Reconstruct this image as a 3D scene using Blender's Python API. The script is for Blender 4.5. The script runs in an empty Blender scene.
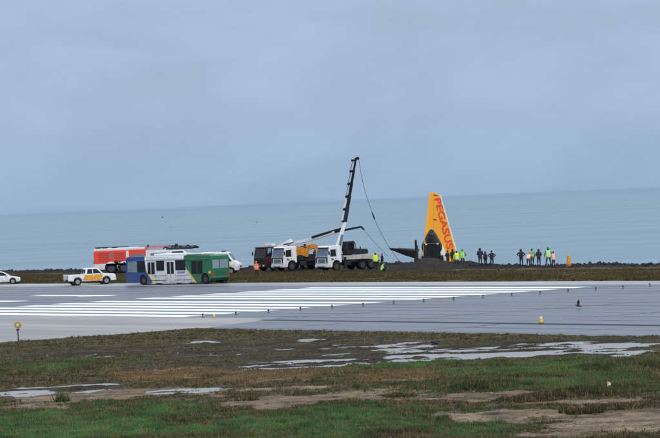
import bpy, bmesh, math, random
import numpy as np
from mathutils import Matrix, Vector
R = math.radians
random.seed(7)
rng = np.random.default_rng(11)
scene = bpy.context.scene
COL = scene.collection

# ------------------------------------------------------------------ camera, sky, sun, exposure
cam = bpy.data.objects.new('camera', bpy.data.cameras.new('camera'))
COL.objects.link(cam)
cam.data.sensor_width = 36.0
cam.data.lens = 36.0 * 2900.0 / 660.0
cam.data.clip_start = 1.0
cam.data.clip_end = 200000.0
CAM_H = 7.7
cam.matrix_world = (Matrix.Translation((0, 0, CAM_H))
                    @ Matrix.Rotation(math.pi / 2 - math.atan(17.48 / 2900), 4, 'X')
                    @ Matrix.Rotation(-math.atan(0.0424), 4, 'Z'))
scene.camera = cam

SUN_EL, SUN_AZ = R(38), R(150)          # high veiled sun behind the photographer
sun = bpy.data.objects.new('sun', bpy.data.lights.new('sun', 'SUN'))
COL.objects.link(sun)
sun.data.energy = 1.5
sun.data.angle = R(18)
sun.data.color = (1.0, 0.96, 0.90)
sd = Vector((math.sin(SUN_AZ) * math.cos(SUN_EL), math.cos(SUN_AZ) * math.cos(SUN_EL), math.sin(SUN_EL)))
sun.rotation_euler = sd.to_track_quat('Z', 'Y').to_euler()

world = bpy.data.worlds.new('World')
scene.world = world
world.use_nodes = True
wn, wl = world.node_tree.nodes, world.node_tree.links
wn.clear()
w_out = wn.new('ShaderNodeOutputWorld')
w_bg = wn.new('ShaderNodeBackground')
w_sky = wn.new('ShaderNodeTexSky')
w_sky.sky_type = 'NISHITA'
w_sky.sun_disc = False
w_sky.sun_elevation = SUN_EL
w_sky.sun_rotation = SUN_AZ
w_sky.air_density = 1.0
w_sky.dust_density = 3.0
w_tc = wn.new('ShaderNodeTexCoord')
w_sep = wn.new('ShaderNodeSeparateXYZ')
wl.new(w_tc.outputs['Generated'], w_sep.inputs[0])
# an overcast deck: three times as bright overhead as at the horizon
w_ramp = wn.new('ShaderNodeValToRGB')
cr = w_ramp.color_ramp
cr.elements[0].position = 0.0
cr.elements[0].color = (0.335, 0.480, 0.660, 1)
cr.elements[1].position = 1.0
cr.elements[1].color = (1.40, 1.50, 1.62, 1)
e = cr.elements.new(0.035); e.color = (0.395, 0.530, 0.705, 1)
e = cr.elements.new(0.08); e.color = (0.405, 0.520, 0.695, 1)
e = cr.elements.new(0.30); e.color = (0.74, 0.83, 0.96, 1)
wl.new(w_sep.outputs['Z'], w_ramp.inputs[0])
w_map = wn.new('ShaderNodeMapping')
w_map.inputs['Scale'].default_value = (7, 7, 17)
wl.new(w_tc.outputs['Generated'], w_map.inputs[0])
w_noise = wn.new('ShaderNodeTexNoise')
w_noise.inputs['Scale'].default_value = 2.6
w_noise.inputs['Detail'].default_value = 3.5
w_noise.inputs['Roughness'].default_value = 0.52
w_noise.inputs['Distortion'].default_value = 0.25
wl.new(w_map.outputs[0], w_noise.inputs['Vector'])
w_mr = wn.new('ShaderNodeMapRange')
w_mr.inputs['From Min'].default_value = 0.3
w_mr.inputs['From Max'].default_value = 0.7
w_mr.inputs['To Min'].default_value = 0.92
w_mr.inputs['To Max'].default_value = 1.07
wl.new(w_noise.outputs['Fac'], w_mr.inputs['Value'])
w_mul = wn.new('ShaderNodeVectorMath'); w_mul.operation = 'SCALE'
wl.new(w_ramp.outputs['Color'], w_mul.inputs[0])
wl.new(w_mr.outputs[0], w_mul.inputs['Scale'])
w_ns = wn.new('ShaderNodeVectorMath'); w_ns.operation = 'SCALE'
w_ns.inputs['Scale'].default_value = 0.1
wl.new(w_sky.outputs[0], w_ns.inputs[0])
w_mix = wn.new('ShaderNodeMix'); w_mix.data_type = 'RGBA'
w_mix.inputs['Factor'].default_value = 0.93
wl.new(w_ns.outputs[0], w_mix.inputs[6])
wl.new(w_mul.outputs[0], w_mix.inputs[7])
wl.new(w_mix.outputs[2], w_bg.inputs['Color'])
w_bg.inputs['Strength'].default_value = 1.0
wl.new(w_bg.outputs[0], w_out.inputs['Surface'])

scene.view_settings.view_transform = 'Standard'
scene.view_settings.look = 'None'
scene.view_settings.exposure = 0.0
scene.view_settings.gamma = 1.0
scene.render.resolution_x, scene.render.resolution_y = 1024, 680

# ------------------------------------------------------------------ materials
MATS = {}
def mat(name, color, rough=0.5, metal=0.0, spec=0.5, vary=0.12, scale=3.0, bump=0.0, coat=0.0, attr=None, dirt=0.0):
    """Principled material with a little uneven tone; attr takes the base colour from a mesh attribute."""
    if name in MATS: return MATS[name]
    m = bpy.data.materials.new(name); m.use_nodes = True
    nt = m.node_tree; b = nt.nodes['Principled BSDF']
    b.inputs['Roughness'].default_value = rough
    b.inputs['Metallic'].default_value = metal
    b.inputs['Specular IOR Level'].default_value = spec
    if coat: b.inputs['Coat Weight'].default_value = coat
    tc = nt.nodes.new('ShaderNodeTexCoord')
    n = nt.nodes.new('ShaderNodeTexNoise')
    n.inputs['Scale'].default_value = scale; n.inputs['Detail'].default_value = 6
    nt.links.new(tc.outputs['Object'], n.inputs['Vector'])
    mr = nt.nodes.new('ShaderNodeMapRange')
    mr.inputs['From Min'].default_value = 0.25; mr.inputs['From Max'].default_value = 0.75
    mr.inputs['To Min'].default_value = 1 - vary; mr.inputs['To Max'].default_value = 1 + vary
    nt.links.new(n.outputs['Fac'], mr.inputs['Value'])
    sc = nt.nodes.new('ShaderNodeVectorMath'); sc.operation = 'SCALE'
    if attr:
        a = nt.nodes.new('ShaderNodeAttribute'); a.attribute_name = attr
        nt.links.new(a.outputs['Color'], sc.inputs[0])
    else:
        sc.inputs[0].default_value = color
    nt.links.new(mr.outputs[0], sc.inputs['Scale'])
    nt.links.new(sc.outputs[0], b.inputs['Base Color'])
    if dirt:
        sp = nt.nodes.new('ShaderNodeSeparateXYZ'); nt.links.new(tc.outputs['Object'], sp.inputs[0])
        zr = nt.nodes.new('ShaderNodeMapRange'); zr.inputs['From Min'].default_value = 1.5; zr.inputs['From Max'].default_value = 0.15
        zr.inputs['To Min'].default_value = 0.06; zr.inputs['To Max'].default_value = 1.0
        nt.links.new(sp.outputs['Z'], zr.inputs['Value'])
        dn = nt.nodes.new('ShaderNodeTexNoise'); dn.inputs['Scale'].default_value = 2.3; dn.inputs['Detail'].default_value = 8; dn.inputs['Roughness'].default_value = 0.7
        nt.links.new(tc.outputs['Object'], dn.inputs['Vector'])
        dm = nt.nodes.new('ShaderNodeMapRange'); dm.inputs['From Min'].default_value = 0.35; dm.inputs['From Max'].default_value = 0.7; dm.inputs['To Max'].default_value = dirt
        nt.links.new(dn.outputs['Fac'], dm.inputs['Value'])
        ml = nt.nodes.new('ShaderNodeMath'); ml.operation = 'MULTIPLY'; nt.links.new(zr.outputs[0], ml.inputs[0]); nt.links.new(dm.outputs[0], ml.inputs[1])
        mx = nt.nodes.new('ShaderNodeMix'); mx.data_type = 'RGBA'; nt.links.new(ml.outputs[0], mx.inputs['Factor']); nt.links.new(sc.outputs[0], mx.inputs[6])
        mx.inputs[7].default_value = (0.11, 0.095, 0.08, 1); nt.links.new(mx.outputs[2], b.inputs['Base Color'])
    if bump:
        bp = nt.nodes.new('ShaderNodeBump'); bp.inputs['Strength'].default_value = bump
        bp.inputs['Distance'].default_value = 0.03
        nt.links.new(n.outputs['Fac'], bp.inputs['Height'])
        nt.links.new(bp.outputs[0], b.inputs['Normal'])
    MATS[name] = m
    return m

WHITE = mat('white_paint', (0.74, 0.76, 0.78), 0.35, coat=0.3, dirt=0.8, vary=0.08, scale=2)
GLASS = mat('dark_glass', (0.010, 0.013, 0.018), 0.06, spec=0.3, vary=0.0)
WSGLASS = mat('windshield_glass', (0.07, 0.12, 0.20), 0.08, spec=0.9, vary=0.2, scale=2)  # blue base colour stands in for sky reflected in the windshields
TYRE = mat('tyre_rubber', (0.014, 0.014, 0.016), 0.85, spec=0.2)
RIM = mat('steel_rim', (0.30, 0.31, 0.33), 0.4, 0.6)
RIMD = mat('dark_rim', (0.07, 0.07, 0.075), 0.5, 0.3)
BLACK = mat('black_plastic', (0.009, 0.010, 0.012), 0.55, spec=0.25)
DKSTEEL = mat('dark_painted_steel', (0.016, 0.020, 0.028), 0.5, spec=0.3)
STEEL = mat('grey_steel', (0.22, 0.23, 0.25), 0.45, 0.5)
RED = mat('fire_red', (0.86, 0.055, 0.03), 0.4, coat=0.2, dirt=0.8, vary=0.06)
REDD = mat('louvre_dark_red', (0.20, 0.012, 0.01), 0.5)
PINKISH = mat('faded_red', (0.45, 0.18, 0.20), 0.5)
BLUE = mat('bus_blue', (0.010, 0.055, 0.24), 0.35, coat=0.2, dirt=0.8, vary=0.06)
GREEN = mat('bus_green', (0.008, 0.135, 0.055), 0.35, coat=0.2, dirt=0.8, vary=0.06)
YELLOW = mat('stripe_yellow', (0.75, 0.55, 0.06), 0.4)
AMBER = mat('amber_lens', (0.85, 0.42, 0.03), 0.25)
PICKY = mat('pickup_amber', (0.80, 0.33, 0.01), 0.35, coat=0.3, dirt=0.8, vary=0.05)
REDL = mat('red_lens', (0.45, 0.02, 0.02), 0.25)
LAMP = mat('headlamp_lens', (0.7, 0.73, 0.76), 0.15)
CORANGE = mat('crane_orange', (0.58, 0.21, 0.015), 0.5, dirt=0.5)
MAROON = mat('maroon_paint', (0.045, 0.013, 0.015), 0.5, spec=0.3)
FINY = mat('fin_yellow', (0.95, 0.38, 0.004), 0.45, coat=0.0, vary=0.05, scale=1.2)
FINR = mat('fin_lettering_red', (0.78, 0.06, 0.012), 0.5)
TAILSHADE = mat('shaded_tail_grey', (0.060, 0.062, 0.070), 0.6, spec=0.3)  # dark base colour carries the shade on the tail cone's underside
SKIN = mat('skin', (0.45, 0.27, 0.19), 0.6)
DKINK = mat('lettering_blue', (0.05, 0.10, 0.30), 0.5)

def cabin_glass(tint):
    m = bpy.data.materials.new('cab_glass'); m.use_nodes = True
    nt = m.node_tree; nt.nodes.clear()
    o = nt.nodes.new('ShaderNodeOutputMaterial'); mx = nt.nodes.new('ShaderNodeMixShader')
    t = nt.nodes.new('ShaderNodeBsdfTransparent'); g = nt.nodes.new('ShaderNodeBsdfGlossy')
    t.inputs[0].default_value = (*tint, 1); g.inputs['Roughness'].default_value = 0.03
    fr = nt.nodes.new('ShaderNodeFresnel'); fr.inputs[0].default_value = 1.5
    nt.links.new(fr.outputs[0], mx.inputs[0]); nt.links.new(t.outputs[0], mx.inputs[1])
    nt.links.new(g.outputs[0], mx.inputs[2]); nt.links.new(mx.outputs[0], o.inputs[0])
    return m
CLEAR = cabin_glass((0.72, 0.80, 0.82)); TINT = cabin_glass((0.16, 0.20, 0.20))

# ------------------------------------------------------------------ mesh helpers
def link(o, parent=None):
    COL.objects.link(o)
    if parent: o.parent = parent
    return o
def tag(o, label=None, cat=None, group=None, kind=None):
    if label: o['label'] = label
    if cat: o['category'] = cat
    if group: o['group'] = group
    if kind: o['kind'] = kind
    return o
def empty(name, loc, deg, label, cat, group=None):
    o = bpy.data.objects.new(name, None); o.empty_display_size = 0.3
    link(o); o.location = loc; o.rotation_euler = (0, 0, R(deg))
    return tag(o, label, cat, group)

class MB:
    """collects shapes that become one mesh object"""
    def __init__(s): s.v = []; s.f = []
    def add(s, vs, fs):
        n = len(s.v); s.v += [tuple(p) for p in vs]; s.f += [tuple(i + n for i in q) for q in fs]; return s
    def box(s, c, d, rot=None):
        hx, hy, hz = d[0] / 2, d[1] / 2, d[2] / 2
        vs = [Vector((x, y, z)) for x in (-hx, hx) for y in (-hy, hy) for z in (-hz, hz)]
        if rot is not None: vs = [rot @ p for p in vs]
        c = Vector(c)
        return s.add([p + c for p in vs], [(0, 1, 3, 2), (4, 6, 7, 5), (0, 4, 5, 1), (2, 3, 7, 6), (0, 2, 6, 4), (1, 5, 7, 3)])
    def prism(s, pts, y0, y1, fn=None):
        """profile of (x, z) points pushed from y0 to y1"""
        n = len(pts)
        vs = [Vector((x, y0, z)) for x, z in pts] + [Vector((x, y1, z)) for x, z in pts]
        if fn: vs = [Vector(fn(p)) for p in vs]
        fs = [tuple(range(n)), tuple(range(2 * n - 1, n - 1, -1))]
        fs += [(i, i + n, (i + 1) % n + n, (i + 1) % n) for i in range(n)]
        return s.add(vs, fs)
    def tube(s, p0, p1, r0, r1=None, n=10, caps=True):
        p0, p1 = Vector(p0), Vector(p1); r1 = r0 if r1 is None else r1
        d = (p1 - p0).normalized(); a = d.orthogonal().normalized(); b = d.cross(a)
        vs = [p + (a * math.cos(2 * math.pi * i / n) + b * math.sin(2 * math.pi * i / n)) * r for p, r in ((p0, r0), (p1, r1)) for i in range(n)]
        fs = [(i, (i + 1) % n, (i + 1) % n + n, i + n) for i in range(n)]
        if caps: fs += [tuple(range(n - 1, -1, -1)), tuple(range(n, 2 * n))]
        return s.add(vs, fs)
    def beam(s, p0, p1, w0, h0, w1=None, h1=None):
        """square beam from p0 to p1"""
        p0, p1 = Vector(p0), Vector(p1); w1 = w0 if w1 is None else w1; h1 = h0 if h1 is None else h1
        d = (p1 - p0).normalized(); up = Vector((0, 0, 1)) if abs(d.z) < 0.95 else Vector((1, 0, 0))
        a = d.cross(up).normalized(); b = a.cross(d)
        vs = [p + a * w * sx / 2 + b * h * sz / 2 for p, w, h in ((p0, w0, h0), (p1, w1, h1)) for sx, sz in ((-1, -1), (1, -1), (1, 1), (-1, 1))]
        return s.add(vs, [(3, 2, 1, 0), (4, 5, 6, 7), (0, 1, 5, 4), (1, 2, 6, 5), (2, 3, 7, 6), (3, 0, 4, 7)])
    def path(s, pts, r, n=6):
        for a, b in zip(pts[:-1], pts[1:]): s.tube(a, b, r, r, n)
        return s
    def ell(s, c, r, nu=12, nv=8, top=False, fn=None):
        vs = []; fs = []
        v0 = 0.5 if top else 0.0
        for j in range(nv + 1):
            th = math.pi * (1 - (v0 + (1 - v0) * j / nv))
            for i in range(nu):
                ph = 2 * math.pi * i / nu
                p = Vector((r[0] * math.sin(th) * math.cos(ph), r[1] * math.sin(th) * math.sin(ph), r[2] * math.cos(th)))
                if fn: p = Vector(fn(p))
                vs.append(p + Vector(c))
        for j in range(nv):
            for i in range(nu):
                fs.append((j * nu + i, j * nu + (i + 1) % nu, (j + 1) * nu + (i + 1) % nu, (j + 1) * nu + i))
        return s.add(vs, fs)
    def build(s, name, m=None, parent=None, bevel=0.0, smooth=False, seg=2):
        me = bpy.data.meshes.new(name); me.from_pydata(s.v, [], s.f); me.update()
        bm = bmesh.new(); bm.from_mesh(me); bmesh.ops.recalc_face_normals(bm, faces=bm.faces); bm.to_mesh(me); bm.free()
        me.materials.append(m)
        if smooth:
            for p in me.polygons: p.use_smooth = True
        o = link(bpy.data.objects.new(name, me), parent)
        if bevel:
            b = o.modifiers.new('bevel', 'BEVEL'); b.width = bevel; b.segments = seg; b.limit_method = 'ANGLE'; b.angle_limit = R(35)
            b.harden_normals = False
        return o

def bx(name, c, d, m, parent, bevel=0.0): return MB().box(c, d).build(name, m, parent, bevel)

def lettering(text, size, m, parent, mtx, name='lettering', extrude=0.006, bold=0.0, xs=1.0, shear=0.0):
    cu = bpy.data.curves.new(name, 'FONT'); cu.body = text; cu.size = size; cu.extrude = extrude
    cu.offset = bold; cu.align_x = 'CENTER'; cu.align_y = 'CENTER'; cu.shear = shear; cu.resolution_u = 3
    t = bpy.data.objects.new(name, cu); COL.objects.link(t)
    dg = bpy.context.evaluated_depsgraph_get()
    me = bpy.data.meshes.new_from_object(t.evaluated_get(dg))
    bpy.data.objects.remove(t); bpy.data.curves.remove(cu)
    me.transform(mtx @ Matrix.Diagonal((xs, 1, 1, 1)))
    me.materials.clear(); me.materials.append(m)
    return link(bpy.data.objects.new(name, me), parent)

def wheel(parent, x, y, r, w, rim=RIM, side=-1, name='wheel'):
    """tyre with a rim as its sub-part, axle along y"""
    prof = [(-w / 2, r * 0.62), (-w / 2, r * 0.93), (-w * 0.36, r), (w * 0.36, r), (w / 2, r * 0.93), (w / 2, r * 0.62)]
    n = 24; vs = []; fs = []
    for i in range(n):
        a = 2 * math.pi * i / n
        for yy, rr in prof: vs.append((x + rr * math.cos(a), y + yy, r + rr * math.sin(a)))
    k = len(prof)
    for i in range(n):
        for j in range(k - 1):
            fs.append((i * k + j, ((i + 1) % n) * k + j, ((i + 1) % n) * k + j + 1, i * k + j + 1))
    t = MB().add(vs, fs).build(name, TYRE, parent, smooth=True)
    ys = y + side * w * 0.40
    rm = MB().tube((x, y - side * w * .3, r), (x, ys, r), r * 0.63, r * 0.63, 20)
    rm.tube((x, ys, r), (x, ys + side * w * 0.12, r), r * 0.22, r * 0.16, 12)
    rm.build('rim', rim, t)
    return t

def hash2(ix, iy, seed):
    n = (ix.astype(np.int64) * 374761393 + iy.astype(np.int64) * 668265263 + seed * 974634777) & 0x7fffffff
    n = ((n ^ (n >> 13)) * 1274126177) & 0x7fffffff
    return ((n ^ (n >> 16)) & 0xffff) / 65535.0
def vnoise(x, y, seed=0):
    ix, iy = np.floor(x), np.floor(y); fx, fy = x - ix, y - iy
    fx = fx * fx * (3 - 2 * fx); fy = fy * fy * (3 - 2 * fy)
    a, b = hash2(ix, iy, seed), hash2(ix + 1, iy, seed); c, d = hash2(ix, iy + 1, seed), hash2(ix + 1, iy + 1, seed)
    return (a + (b - a) * fx) * (1 - fy) + (c + (d - c) * fx) * fy
def fbm(x, y, o=4, seed=0, g=0.5):
    r = 0; a = 1; t = 0
    for k in range(o):
        r = r + a * vnoise(x * 2 ** k, y * 2 ** k, seed + k * 17); t += a; a *= g
    return r / t
def sm(a, b, x):
    t = np.clip((x - a) / (b - a), 0, 1); return t * t * (3 - 2 * t)

def grid_mesh(name, X, Y, Z, m, colors=None, parent=None, smooth=True, keep=None):
    ny, nx = X.shape
    co = np.stack([X, Y, Z], -1).reshape(-1, 3)
    i = np.arange(ny * nx).reshape(ny, nx)
    q = np.stack([i[:-1, :-1], i[:-1, 1:], i[1:, 1:], i[1:, :-1]], -1).reshape(-1, 4)
    if keep is not None: q = q[keep[:-1, :-1].reshape(-1)]
    me = bpy.data.meshes.new(name)
    me.vertices.add(len(co)); me.vertices.foreach_set('co', co.ravel())
    me.loops.add(q.size); me.loops.foreach_set('vertex_index', q.ravel().astype(np.int32))
    me.polygons.add(len(q)); me.polygons.foreach_set('loop_start', (np.arange(len(q)) * 4).astype(np.int32))
    me.update(calc_edges=True)
    if smooth: me.polygons.foreach_set('use_smooth', np.ones(len(q), bool))
    if colors is not None:
        at = me.attributes.new('Col', 'FLOAT_COLOR', 'POINT')
        c = np.ones((len(co), 4), np.float32); c[:, :3] = colors.reshape(-1, 3); at.data.foreach_set('color', c.ravel())
    me.materials.append(m)
    return link(bpy.data.objects.new(name, me), parent)

def tri_mesh(name, tris, cols, m):
    """tris (n,3,3), cols (n,3)"""
    n = len(tris); me = bpy.data.meshes.new(name)
    me.vertices.add(n * 3); me.vertices.foreach_set('co', tris.astype(np.float32).ravel())
    me.loops.add(n * 3); me.loops.foreach_set('vertex_index', np.arange(n * 3, dtype=np.int32))
    me.polygons.add(n); me.polygons.foreach_set('loop_start', (np.arange(n) * 3).astype(np.int32))
    me.update(calc_edges=True)
    at = me.attributes.new('Col', 'FLOAT_COLOR', 'POINT')
    c = np.ones((n * 3, 4), np.float32); c[:, :3] = np.repeat(cols, 3, 0); at.data.foreach_set('color', c.ravel())
    me.materials.append(m)
    return link(bpy.data.objects.new(name, me))

# ------------------------------------------------------------------ the runway's own axes: t along it, s across it (towards the sea)
RW = -53.5
UX, UY = math.cos(R(RW)), math.sin(R(RW))
NX, NY = -UY, UX
def ts(x, y): return x * UX + y * UY, x * NX + y * NY
def xy(t, s): return t * UX + s * NX, t * UY + s * NY
def rw_obj(o):
    o.rotation_euler = (0, 0, R(RW)); return o

# ------------------------------------------------------------------ ground sheet, sea
def soil_material(name, attr='Col', rough=1.0, scale=7.0, vary=0.35, bump=0.5):
    return mat(name, (0.08, 0.07, 0.05), rough, attr=attr, scale=scale, vary=vary, bump=bump, spec=0.08)

ground_m = mat('rough_ground', (0.085, 0.08, 0.05), 0.9, vary=0.4, scale=0.6, bump=0.3)
g = MB().add([(-900, -600, -0.35), (900, -600, -0.35), (900, 207.9, -0.35), (-900, 207.9, -0.35), (-900, 250, -31), (900, 250, -31)],
             [(0, 1, 2, 3), (3, 2, 5, 4)]).build('ground', ground_m)
rw_obj(g); tag(g, kind='structure')

def sea_material():
    m = bpy.data.materials.new('sea_water'); m.use_nodes = True
    nt = m.node_tree; b = nt.nodes['Principled BSDF']
    b.inputs['Base Color'].default_value = (0.055, 0.150, 0.200, 1)
    b.inputs['IOR'].default_value = 1.33
    tc = nt.nodes.new('ShaderNodeTexCoord')
    mp = nt.nodes.new('ShaderNodeMapping'); mp.inputs['Scale'].default_value = (0.0011, 0.0052, 1); mp.inputs['Rotation'].default_value = (0, 0, R(4))
    n = nt.nodes.new('ShaderNodeTexNoise'); n.inputs['Scale'].default_value = 1.0; n.inputs['Detail'].default_value = 7; n.inputs['Roughness'].default_value = 0.6
    nt.links.new(tc.outputs['Object'], mp.inputs[0]); nt.links.new(mp.outputs[0], n.inputs['Vector'])
    r = nt.nodes.new('ShaderNodeMapRange'); r.inputs['From Min'].default_value = 0.3; r.inputs['From Max'].default_value = 0.7
    r.inputs['To Min'].default_value = 0.10; r.inputs['To Max'].default_value = 0.34
    nt.links.new(n.outputs['Fac'], r.inputs['Value']); nt.links.new(r.outputs[0], b.inputs['Roughness'])
    mp2 = nt.nodes.new('ShaderNodeMapping'); mp2.inputs['Scale'].default_value = (0.05, 0.22, 1)
    n2 = nt.nodes.new('ShaderNodeTexNoise'); n2.inputs['Scale'].default_value = 1.0; n2.inputs['Detail'].default_value = 5
    nt.links.new(tc.outputs['Object'], mp2.inputs[0]); nt.links.new(mp2.outputs[0], n2.inputs['Vector'])
    bp = nt.nodes.new('ShaderNodeBump'); bp.inputs['Strength'].default_value = 0.3; bp.inputs['Distance'].default_value = 0.5
    nt.links.new(n2.outputs['Fac'], bp.inputs['Height']); nt.links.new(bp.outputs[0], b.inputs['Normal'])
    return m
sea = MB().add([(-40000, 150, -30), (40000, 150, -30), (40000, 75000, -30), (-40000, 75000, -30)], [(0, 1, 2, 3)]).build('sea', sea_material())
tag(sea, kind='structure')

# ------------------------------------------------------------------ runway and pavements
def asphalt(name, c1, c2, seam, rough0, rough1, bw, bh, mortar=0.07):
    m = bpy.data.materials.new(name); m.use_nodes = True
    nt = m.node_tree; b = nt.nodes['Principled BSDF']
    tc = nt.nodes.new('ShaderNodeTexCoord')
    wob = nt.nodes.new('ShaderNodeTexNoise'); wob.inputs['Scale'].default_value = 0.06; wob.inputs['Detail'].default_value = 6
    nt.links.new(tc.outputs['Object'], wob.inputs['Vector'])
    off = nt.nodes.new('ShaderNodeVectorMath'); off.operation = 'MULTIPLY_ADD'
    nt.links.new(wob.outputs['Color'], off.inputs[0]); off.inputs[1].default_value = (5.0, 1.6, 0)
    nt.links.new(tc.outputs['Object'], off.inputs[2])
    br = nt.nodes.new('ShaderNodeTexBrick')
    br.inputs['Scale'].default_value = 1.0; br.inputs['Mortar Size'].default_value = mortar
    br.inputs['Mortar Smooth'].default_value = 0.4
    br.inputs['Brick Width'].default_value = bw; br.inputs['Row Height'].default_value = bh
    br.inputs['Color1'].default_value = (*c1, 1); br.inputs['Color2'].default_value = (*c2, 1); br.inputs['Mortar'].default_value = (*seam, 1)
    br.offset = 0.0
    nt.links.new(off.outputs[0], br.inputs['Vector'])
    mp = nt.nodes.new('ShaderNodeMapping'); mp.inputs['Scale'].default_value = (0.028, 0.22, 1)
    nt.links.new(tc.outputs['Object'], mp.inputs[0])
    n = nt.nodes.new('ShaderNodeTexNoise'); n.inputs['Scale'].default_value = 1.0; n.inputs['Detail'].default_value = 8; n.inputs['Roughness'].default_value = 0.6
    nt.links.new(mp.outputs[0], n.inputs['Vector'])
    mr = nt.nodes.new('ShaderNodeMapRange'); mr.inputs['From Min'].default_value = 0.3; mr.inputs['From Max'].default_value = 0.7
    mr.inputs['To Min'].default_value = 0.5; mr.inputs['To Max'].default_value = 1.45
    nt.links.new(n.outputs['Fac'], mr.inputs['Value'])
    sc = nt.nodes.new('ShaderNodeVectorMath'); sc.operation = 'SCALE'
    nt.links.new(br.outputs['Color'], sc.inputs[0]); nt.links.new(mr.outputs[0], sc.inputs['Scale'])
    nt.links.new(sc.outputs[0], b.inputs['Base Color'])
    rr = nt.nodes.new('ShaderNodeMapRange'); rr.inputs['From Min'].default_value = 0.35; rr.inputs['From Max'].default_value = 0.65
    rr.inputs['To Min'].default_value = rough0; rr.inputs['To Max'].default_value = rough1
    nt.links.new(n.outputs['Fac'], rr.inputs['Value'])
    rm = nt.nodes.new('ShaderNodeMix'); rm.data_type = 'FLOAT'; fk = nt.nodes.new('ShaderNodeMath'); fk.operation = 'MULTIPLY'
    fn_ = nt.nodes.new('ShaderNodeTexNoise'); fn_.inputs['Scale'].default_value = 0.09; fn_.inputs['Detail'].default_value = 4; nt.links.new(tc.outputs['Object'], fn_.inputs['Vector'])
    fm = nt.nodes.new('ShaderNodeMapRange'); fm.inputs['From Min'].default_value = 0.4; fm.inputs['From Max'].default_value = 0.62; nt.links.new(fn_.outputs['Fac'], fm.inputs['Value'])
    nt.links.new(br.outputs['Fac'], fk.inputs[0]); nt.links.new(fm.outputs[0], fk.inputs[1])
    nt.links.new(fk.outputs[0], rm.inputs['Factor']); nt.links.new(rr.outputs[0], rm.inputs[2]); rm.inputs[3].default_value = 0.75
    nt.links.new(rm.outputs[0], b.inputs['Roughness'])
    n3 = nt.nodes.new('ShaderNodeTexNoise'); n3.inputs['Scale'].default_value = 40; n3.inputs['Detail'].default_value = 2
    nt.links.new(tc.outputs['Object'], n3.inputs['Vector'])
    bp = nt.nodes.new('ShaderNodeBump'); bp.inputs['Strength'].default_value = 0.25; bp.inputs['Distance'].default_value = 0.01
    nt.links.new(n3.outputs['Fac'], bp.inputs['Height']); nt.links.new(bp.outputs[0], b.inputs['Normal'])
    return m
ASPH = asphalt('wet_asphalt', (0.062, 0.075, 0.105), (0.080, 0.092, 0.122), (0.028, 0.033, 0.046), 0.24, 0.48, 13.0, 3.72, 0.26)
CONC = asphalt('damp_concrete', (0.21, 0.205, 0.20), (0.24, 0.235, 0.225), (0.10, 0.10, 0.10), 0.4, 0.6, 7.5, 6.0)
SHOULD = asphalt('pale_shoulder_concrete', (0.26, 0.27, 0.28), (0.29, 0.30, 0.31), (0.16, 0.165, 0.17), 0.4, 0.6, 9.0, 7.0)
PAINT = mat('marking_white', (0.80, 0.82, 0.84), 0.55, vary=0.10, scale=1.3, spec=0.3)
def wear(m):
    nt = m.node_tree; bs = nt.nodes['Principled BSDF']; src = bs.inputs['Base Color'].links[0].from_socket
    tc = nt.nodes.new('ShaderNodeTexCoord'); mp = nt.nodes.new('ShaderNodeMapping'); mp.inputs['Scale'].default_value = (0.10, 0.9, 1)
    n = nt.nodes.new('ShaderNodeTexNoise'); n.inputs['Scale'].default_value = 1; n.inputs['Detail'].default_value = 9; n.inputs['Roughness'].default_value = 0.7
    nt.links.new(tc.outputs['Object'], mp.inputs[0]); nt.links.new(mp.outputs[0], n.inputs['Vector'])
    r = nt.nodes.new('ShaderNodeMapRange'); r.inputs['From Min'].default_value = 0.52; r.inputs['From Max'].default_value = 0.72; r.inputs['To Max'].default_value = 0.75
    nt.links.new(n.outputs['Fac'], r.inputs['Value'])
    mx = nt.nodes.new('ShaderNodeMix'); mx.data_type = 'RGBA'; nt.links.new(r.outputs[0], mx.inputs['Factor']); nt.links.new(src, mx.inputs[6]); mx.inputs[7].default_value = (.20, .22, .25, 1)
    nt.links.new(mx.outputs[2], bs.inputs['Base Color'])
wear(PAINT)
DARKSEAM = mat('dark_tar_band', (0.035, 0.04, 0.055), 0.8, vary=0.3, scale=0.8, spec=0.15)

def sheet(name, pts, z, m, parent=None):
    o = MB().add([(t, s, z) for t, s in pts], [tuple(range(len(pts)))]).build(name, m, parent)
    if parent is None: rw_obj(o)
    return o
def slab(name, pts, z0, z1, m):
    n = len(pts)
    o = MB().add([(t, s, z1) for t, s in pts] + [(t, s, z0) for t, s in pts],
                 [tuple(range(n))] + [(i, (i + 1) % n, (i + 1) % n + n, i + n) for i in range(n)]).build(name, m)
    rw_obj(o); tag(o, kind='structure'); return o

runway = slab('runway', [(-520, 102), (140, 102), (140, 158), (-520, 158)], -0.5, 0.0, ASPH)
shoulder = slab('runway_shoulder', [(-520, 158), (140, 158), (140, 164), (-520, 164)], -0.5, 0.004, SHOULD)
taxi = slab('taxiway', [(-520, 20), (-166, 20), (-153.4, 88), (-152.6, 99), (-152.2, 102), (-520, 102)], -0.5, 0.002, CONC)
tag(sheet('taxiway_apron', [(-520, 102), (-152.2, 102), (-158.6, 112.6), (-520, 112.6)], 0.004, CONC), kind='structure')
sheet('dark_seam', [(-158.2, 110.6), (-120, 110.3), (-60, 110.4), (140, 110.5), (140, 111.5), (-60, 111.6), (-120, 111.4), (-158.6, 111.5)], 0.006, DARKSEAM, runway)
cs = [113.9 + 3.45 * k for k in range(6)] + [136.2 + 3.45 * k for k in range(6)]
for k, c in enumerate(cs):
    sheet('threshold_stripe', [(-211.6 + rng.uniform(-.4, .4), c - 1.02), (-170.6 - .085 * (c - 114) + rng.uniform(-.3, .3), c - 1.02), (-170.6 - .085 * (c - 114) + rng.uniform(-.3, .3), c + 1.02), (-211.6 + rng.uniform(-.4, .4), c + 1.02)], 0.008, PAINT, runway)
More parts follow.
